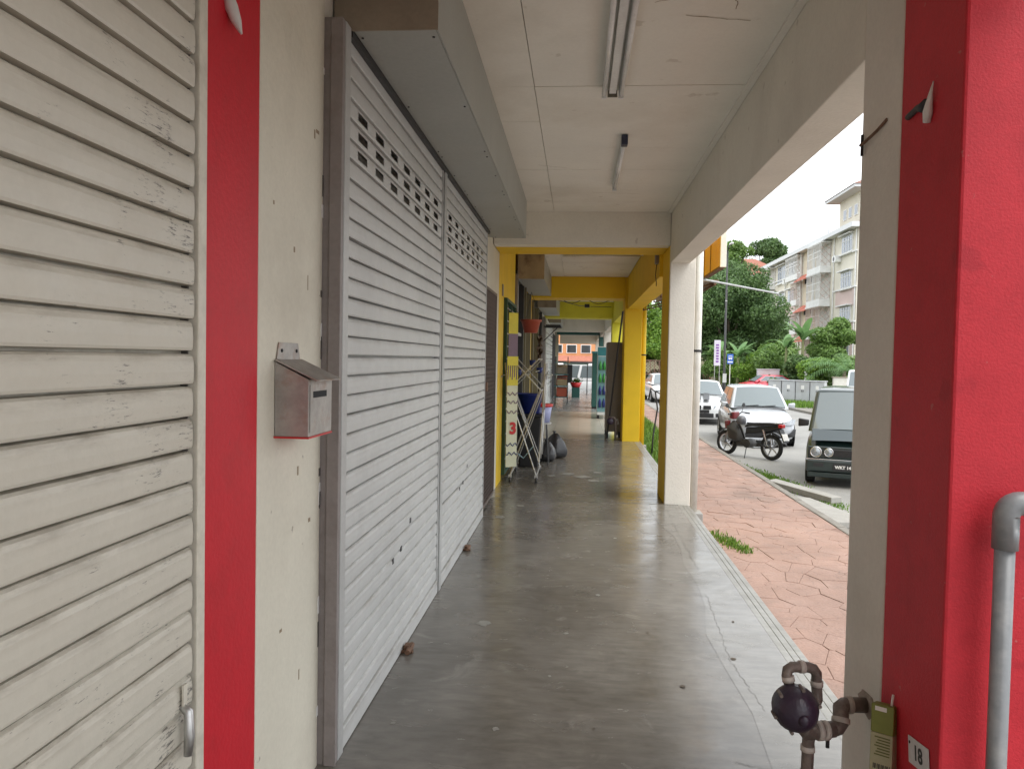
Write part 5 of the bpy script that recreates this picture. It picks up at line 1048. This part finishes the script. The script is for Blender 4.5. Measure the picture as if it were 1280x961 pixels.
# fence with stone pillars
IRON = mat('brown_iron', (.16, .085, .06), .6, var=.2); STONE = mat('gate_stone', (.33, .29, .23), .85, var=.15, scale=4, bump=.3)
fn = thing('iron_fence', 'brown iron garden fence running between stone pillars across the road', 'fence', (0, 62, ZR))
for z in (.15, 1.05): box('rail', IRON, fn, 9.9, 16.5, -.02, .02, z, z+.05)
for k in range(44): box('paling', IRON, fn, 9.95+k*.15, 9.985+k*.15, -.012, .012, 0, 1.2)
fn2 = thing('lattice_fence', 'rust brown lattice fence seen between the two columns', 'fence', (0, 56, ZR))
for z in (.1, 1.15, 2.15): box('rail', IRON, fn2, 2.0, 7.4, -.02, .02, z, z+.06)
for k in range(18): box('paling', IRON, fn2, 2.0+k*.32, 2.05+k*.32, -.015, .015, 0, 2.2)
lat = MB()
for k in range(28):
    for s in (0, 1): x = 1.3+k*.22; lat.tube([(x, .02*s, 1.2 if s else 2.15), (x+.95, .02*s, 2.15 if s else 1.2)], .014, 4, False)
tag(lat.build('lattice', IRON, fn2), kind='stuff')
bx_ = box('notice', LABELP, fn2, 5.75, 6.35, -.06, -.03, .75, 1.25); 
for k in range(3): box('notice_line', REDPL, bx_, 5.8, 6.28-.08*k, -.0635, -.0605, .86+k*.11, .90+k*.11)
def gatepost(lab, x, y, h=1.9):
    t = thing('gate_pillar', lab, 'pillar', (x, y, ZR), group='stone gate pillars'); box('shaft', STONE, t, -.3, .3, -.3, .3, 0, h, bevel=.02); box('cap', STONE, t, -.38, .38, -.38, .38, h+.001, h+.12, bevel=.02); MB().lathe([(.1, h+.121), (.08, h+.17), (.19, h+.26), (.22, h+.36), (.19, h+.47), (.1, h+.54), (.001, h+.56)], 18).build('ball', STONE, t, smooth=True)
gatepost('stone gate pillar with ball finial beside the white column', 9.35, 61.6); gatepost('stone gate pillar with ball finial at the far end of the fence', 16.8, 61.6); gatepost('stone gate pillar with ball finial closing the lattice fence', 7.8, 56.2)
# timber pergola behind the fence
t = thing('pergola', 'low brown timber pergola above the garden fence', 'pergola', (12.0, 63.2, ZR)); box('beam', IRON, t, -1.6, 1.7, -.3, .3, 1.9, 2.05); 
for x in (-1.4, 1.4): box('post', IRON, t, x, x+.12, -.06, .06, 0, 1.899)
# grey utility boxes
UB = mat('utility_box_paint', (.47, .485, .50), .45, var=.06, scale=3, stain=(.32, .30, .27), stain_amt=.5)
def ubox(lab, x, y, w_, h, rz):
    t = thing('utility_box', lab, 'utility box', (x, y, ZR+.1), rz, 'grey roadside utility boxes'); box('plinth', CONC, t, -w_/2-.02, w_/2+.02, -.2, .2, -.05, .12); box('cabinet', UB, t, -w_/2, w_/2, -.18, .18, .121, h-.05, bevel=.012); box('lid', UB, t, -w_/2-.03, w_/2+.03, -.22, .22, h-.049, h, bevel=.01)
    for s in (-1, 1): d_ = box('door', UB, t, s*w_/4-w_/4+.015, s*w_/4+w_/4-.015, -.188, -.181, .17, h-.1); box('handle', BLACKM, d_, s*.04-.012, s*.04+.012, -.2, -.189, h*.5, h*.5+.1)
    if True: box('sticker', LABELP, t, -w_*.1, w_*.12, -.1905, -.189, h*.62, h*.78)
for k, lab in enumerate(('leftmost of the four grey utility boxes on the verge', 'second utility box from the left on the verge', 'third utility box from the left on the verge', 'rightmost of the four grey utility boxes on the verge')):
    ubox(lab, 10.45+.58*k, 41.5-.48*k, .70, 1.18, R(-38))
ubox('tall grey utility box standing behind the others by the red car', 12.6, 52.2, 1.4, 1.65, 0)
# street lamp post, banner sign, bus sign
t = thing('lamp_post', 'tall black street lamp post behind the white cars', 'lamp post', (8.22, 44, ZR)); MB().tube([(0, 0, 0), (0, 0, .9), (0, 0, 1.0), (0, 0, 8.4)], [.11, .11, .07, .045], 10).build('post', BLACKM, t, smooth=True); MB().tube([(0, 0, 8.3), (.0, -.3, 8.55), (.0, -.9, 8.6)], .03, 8).build('arm', BLACKM, t, smooth=True); box('lamp_head', STEEL, t, -.08, .08, -1.3, -.85, 8.54, 8.64, bevel=.02); box('fuse_box', PALEW, t, -.1, .1, -.17, -.1, 1.0, 1.5); MB().lathe([(.001, 5.5), (.05, 5.52), (.06, 5.58), (.001, 5.62)], 10).build('collar', LABELP, t)
t = thing('banner_sign', 'tall narrow white roadside banner with purple writing', 'sign', (7.1, 40, ZR)); 
for x in (-.12, .12): MB().tube([(x, 0, 0), (x, 0, 2.1)], .02, 6).build('pole', STEEL, t)
pn = box('panel', mat('banner_lilac', (.62, .58, .66), .5), t, -.16, .16, -.02, .02, 1.95, 3.25); PUR = mat('purple_print', (.20, .06, .32), .5)
random.seed(3)
for k in range(7): box('glyph', PUR, pn, -.06+random.uniform(-.02, .02), .07, -.026, -.0205, 2.12+k*.14, 2.20+k*.14)
t = thing('bus_sign', 'blue and white bus stop sign on a thin pole', 'sign', (7.75, 40, ZR)); MB().tube([(0, 0, 0), (0, 0, 2.5)], .022, 8).build('pole', WPIPE, t); p = box('sign_plate', mat('sign_blue', (.03, .12, .48), .4), t, -.15, .15, -.045, -.023, 2.05, 2.55, bevel=.01)
box('bus_body', LABELP, p, -.09, .09, -.05, -.0455, 2.30, 2.46, bevel=.0); box('bus_window', MATS['sign_blue'], p, -.075, .075, -.053, -.0505, 2.37, 2.43); box('white_band', LABELP, p, -.12, .12, -.05, -.0455, 2.12, 2.18)
for x in (-.05, .05): MB().lathe([(.022, -.052), (.022, -.046)], 10, 'y', (x, 0, 2.285)).build('bus_wheel', LABELP, p)
t = thing('garden_wall', 'pale garden wall end behind the coconut palm', 'wall', (15.4, 46.2, ZR)); box('wall', WPIPE, t, -.5, 2.5, 0, .2, 0, 1.35); box('coping', STONE, t, -.55, 2.55, -.04, .24, 1.351, 1.42)
t = thing('garden_post', 'thin white gate post beside the climbing shrub', 'post', (14.0, 48.6, ZR)); box('post', GREYW, t, -.07, .07, -.07, .07, 0, 1.6, bevel=.01); box('cap', GREYW, t, -.1, .1, -.1, .1, 1.601, 1.66)

# ------------------------------------------------------------------ apartment block
CREAM = mat('cream_render', (.68, .64, .54), .8, var=.06, scale=.6, stain=(.45, .41, .34), stain_amt=.35, sscale=.5); PINK = mat('pink_render', (.60, .47, .43), .8, var=.05, scale=.6, stain=(.4, .3, .27), stain_amt=.3, sscale=.5)
ROOFT = mat('roof_tile', (.22, .11, .085), .8, var=.2, scale=2); GUT = mat('gutter_white', (.66, .67, .68), .6, var=.05); AWN = mat('orange_red_awning', (.48, .11, .055), .6, var=.15, scale=3); WHT = mat('white_trim', (.72, .72, .70), .6)
AX = 23.8
ap = thing('apartment_block', 'cream and pink four storey flats with red awnings and stair tower across the road', 'building', (0, 0, 0))
box('wall', CREAM, ap, AX, AX+11, 68.7, 100, -.6, 13.35)
for y0, y1, z0, z1 in ((69.0, 73.9, 6.75, 8.25), (87.2, 91.8, 6.6, 8.15), (69.0, 73.9, .5, 5.3), (87.2, 91.8, .5, 5.1)): box('pink_panel', PINK, ap, AX-.05, AX+.02, y0, y1, z0, z1)
box('pink_panel', PINK, ap, AX+.3, AX+10, 68.62, 68.72, -.5, 8.15)
for y0, y1, z in ((68.65, 74.4, 8.27), (68.65, 74.4, 11.35), (68.65, 74.4, 5.25), (87, 95, 8.2), (85, 99.5, 11.3), (87, 95, 5.15)): box('ledge', WHT, ap, AX-.16, AX+.01, y0, y1, z, z+.12)
# eaves and roof
rf = MB().add([(AX-.75, 67.9, 13.6), (AX+11.8, 67.9, 13.6), (AX+11.8, 100.8, 13.6), (AX-.75, 100.8, 13.6), (AX+3.4, 71.5, 15.2), (AX+8, 71.5, 15.2), (AX+8, 97.5, 15.2), (AX+3.4, 97.5, 15.2)], [(3, 2, 1, 0), (0, 1, 5, 4), (1, 2, 6, 5), (2, 3, 7, 6), (3, 0, 4, 7), (4, 5, 6, 7)]).build('roof', ROOFT, ap)
box('gutter', GUT, rf, AX-.85, AX-.70, 67.8, 100.9, 13.30, 13.72); box('gutter', GUT, rf, AX-.70, AX+11.9, 67.8, 67.95, 13.30, 13.72); box('soffit', WHT, rf, AX-.70, AX, 67.96, 100.8, 13.36, 13.44)
for k in range(16): box('roof_tile_course', ROOFT, rf, AX-.68+k*.26, AX-.50+k*.26, 69.0+k*.15, 99.6-k*.15, 13.62+k*.100, 13.68+k*.100)
# windows
def win(y0, y1, z0, z1, bars=4, deep=.14, hood=True):
    w_ = box('window', WHT, ap, AX-.10, AX+.02, y0-.12, y1+.12, z0-.10, z1+.10); box('pane', WINGL, w_, AX-.112, AX-.101, y0, y1, z0, z1)
    for k in range(1, bars): y = y0+(y1-y0)*k/bars; box('mullion', WHT, w_, AX-.135, AX-.113, y-.04, y+.04, z0, z1)
    box('transom', WHT, w_, AX-.134, AX-.114, y0, y1, z0+(z1-z0)*.7, z0+(z1-z0)*.7+.05); box('sill', WHT, w_, AX-.28, AX-.02, y0-.3, y1+.3, z0-.24, z0-.11)
    if hood: box('hood', WHT, w_, AX-.45, AX-.02, y0-.3, y1+.3, z1+.12, z1+.22)
for z0, z1 in ((11.6, 12.95), (8.45, 9.75), (5.45, 6.65), (2.3, 3.6)):
    win(69.9, 72.4, z0, z1); win(87.8, 90.1, z0, z1, 3)
    if z0 < 11: win(91.9, 94.2, z0, z1, 3)
win(91.2, 94.8, 11.1, 12.9, 4)
for z0 in (11.6, 8.45, 5.4, 2.3):
    for x0 in (AX+2, AX+6.5): w_ = box('window', WHT, ap, x0-.12, x0+1.92, 68.55, 68.61, z0-.1, z0+1.4); box('pane', WINGL, w_, x0, x0+1.8, 68.535, 68.549, z0, z0+1.3); box('mullion', WHT, w_, x0+.86, x0+.94, 68.52, 68.534, z0, z0+1.3)
# grilled balconies
GRL = mat('balcony_grille', (.72, .71, .69), .5); LATT = mat('balcony_lattice', (.52, .40, .35), .6)
def balcony(y0, y1, z0, z1, m_, out=1.0, latt=True):
    b = box('balcony', WHT, ap, AX-out, AX-.005, y0, y1, z0-.55, z0+.02); box('recess', mat('balcony_shade', (.56, .54, .50), .8) if 'balcony_shade' not in MATS else MATS['balcony_shade'], b, AX-.06, AX-.01, y0+.08, y1-.08, z0+.02, z1)
    n_ = int((y1-y0)/.42)
    for k in range(n_+1): y = y0+.04+(y1-y0-.08)*k/n_; box('grille_bar', m_, b, AX-out, AX-out+.05, y-.025, y+.025, z0+.02, z1)
    for z in (z0+.9, (z0+z1)/2+.3, z1-.06): box('grille_rail', m_, b, AX-out-.012, AX-out-.001, y0, y1, z, z+.06)
    lm = MB(); W = out; H = z1-z0; k = -H
    while k < W:
        a0, b0 = max(0, k), min(W, k+H)
        if b0 > a0: lm.tube([(AX-out+a0, y0+.02, z0+a0-k), (AX-out+b0, y0+.02, z0+b0-k)], .022, 4, False); lm.tube([(AX-out+a0, y0+.03, z1-(a0-k)), (AX-out+b0, y0+.03, z1-(b0-k))], .022, 4, False)
        k += .62
    if latt: tag(lm.build('side_lattice', LATT, b), kind='stuff')
    box('slab_over', WHT, b, AX-out-.05, AX-.005, y0-.1, y1+.1, z1+.01, z1+.14)
for z0, z1 in ((10.9, 13.1), (7.75, 10.25), (4.6, 7.05), (1.5, 4.0)): balcony(75.6, 79.9, z0, z1, GRL if z0 > 5 else LATT)
for z0, z1, m_ in ((11.2, 13.1, GRL), (8.4, 10.3, LATT), (5.3, 7.1, LATT)): balcony(84.9, 87.2 if z0 < 11 else 89.6, z0, z1, m_, .6)
balcony(96.2, 99.8, 11.1, 13.1, GRL, .9, False); balcony(96.2, 99.8, 8.0, 10.2, GRL, .9, False)
# stair recess with awnings
for y in (80.15, 82.0, 84.6): box('downpipe', WHT, ap, AX-.35, AX-.2, y-.06, y+.06, -.5, 13.3)
STR = mat('stair_wall', (.62, .55, .42), .85, var=.05); box('stair_wall', STR, ap, AX-.03, AX-.0, 80.3, 84.5, -.5, 13.3)
for z in (10.25, 7.0, 3.9):
    for y0, y1 in ((80.2, 82.3), (82.45, 84.6)):
        MB().prism([(AX-1.0, z), (AX-.02, z+.75), (AX-.02, z+.65), (AX-1.0, z-.08)], y0, y1).build('awning', AWN, ap)
        box('vent', DARK, ap, AX-.05, AX-.031, (y0+y1)/2-.35, (y0+y1)/2+.35, z-.3, z+.2)
ac = box('air_conditioner', GREYW, ap, AX-.55, AX-.02, 72.75, 73.7, 10.9, 11.5, bevel=.03); MB().lathe([(.22, -.553), (.22, -.551)], 16, 'x', (AX-.002, 73.22, 11.2)).build('fan', BLACKM, ac)
ac = box('air_conditioner', GREYW, ap, AX-.5, AX-.02, 90.6, 91.1, 10.6, 11.2, bevel=.03)
for y in (74.6, 68.85, 91.5): MB().tube([(AX-.08, y, -.5), (AX-.08, y, 13.3)], .06, 8).build('drain_pipe', WHT, ap)
# stair tower
tw = box('tower', CREAM, ap, AX+.9, AX+7, 70.4, 76.4, 13.7, 17.0)
for y in (71.9, 73.4, 74.8): w_ = box('tower_window', WHT, tw, AX+.84, AX+.91, y-.42, y+.42, 15.0, 16.0); box('pane', WINGL, w_, AX+.83, AX+.839, y-.32, y+.32, 15.08, 15.92)
box('eave', GUT, tw, AX-.2, AX+8, 69.4, 77.4, 17.0, 17.25)
MB().add([(AX-.3, 69.3, 17.26), (AX+8.1, 69.3, 17.26), (AX+8.1, 77.5, 17.26), (AX-.3, 77.5, 17.26), (AX+3.9, 73.4, 19.4)], [(3, 2, 1, 0), (0, 1, 4), (1, 2, 4), (2, 3, 4), (3, 0, 4)]).build('tower_roof', ROOFT, tw)
box('tv_aerial', BLACKM, ap, AX+3.5, AX+3.56, 88, 88.06, 15.2, 17.2)
# house on the hill
t = thing('hill_house', 'cream house with red tiled hip roof on the skyline left of the flats', 'house', (25.5, 121, 8.0)); box('wall', CREAM, t, -6, 5, -3, 5, -2.5, 6.6); MB().add([(-6.8, -3.8, 6.6), (5.8, -3.8, 6.6), (5.8, 5.8, 6.6), (-6.8, 5.8, 6.6), (-2, 1, 9.6), (1.5, 1, 9.6)], [(3, 2, 1, 0), (0, 1, 5, 4), (1, 2, 5), (2, 3, 4, 5), (3, 0, 4)]).build('roof', mat('hill_roof_tile', (.32, .13, .09), .8, var=.1), t); box('gutter', GUT, t, -6.9, 5.9, -3.9, -3.75, 6.35, 6.62)
for x in (-4.5, -1, 2.5): w_ = box('window', WHT, t, x-.7, x+.7, -3.06, -2.99, 4, 5.6); box('pane', WINGL, w_, x-.58, x+.58, -3.075, -3.061, 4.1, 5.5)
# orange shop row across the street behind the walkway end
OR = mat('orange_render', (.62, .29, .13), .8, var=.06, scale=1); t = thing('orange_shophouse', 'orange rendered shop row with dark windows beyond the walkway end', 'building', (0, 62.5, ZR)); box('wall', OR, t, -14, 3.2, 0, 8, 0, 7)
for k in range(12):
    x = -12+k*1.15; w_ = box('window', WHT, t, x-.42, x+.42, -.06, .0, 2.65, 3.35); box('pane', GLASS, w_, x-.36, x+.36, -.072, -.061, 2.7, 3.3)
for k in range(5): box('shopfront', GLASS, t, -13+k*3.1, -10.2+k*3.1, -.05, -.001, 0, 2.0)
MB().prism([(-.9, 2.05), (-.001, 2.45), (-.001, 2.35), (-.9, 1.98)], -14, 3.2, axis='x').build('canopy', mat('red_tile_canopy', (.40, .16, .11), .8, var=.2, scale=5), t)
# cross-street shophouse block shading behind (opposite end, behind the viewer) is the same row: see unit A
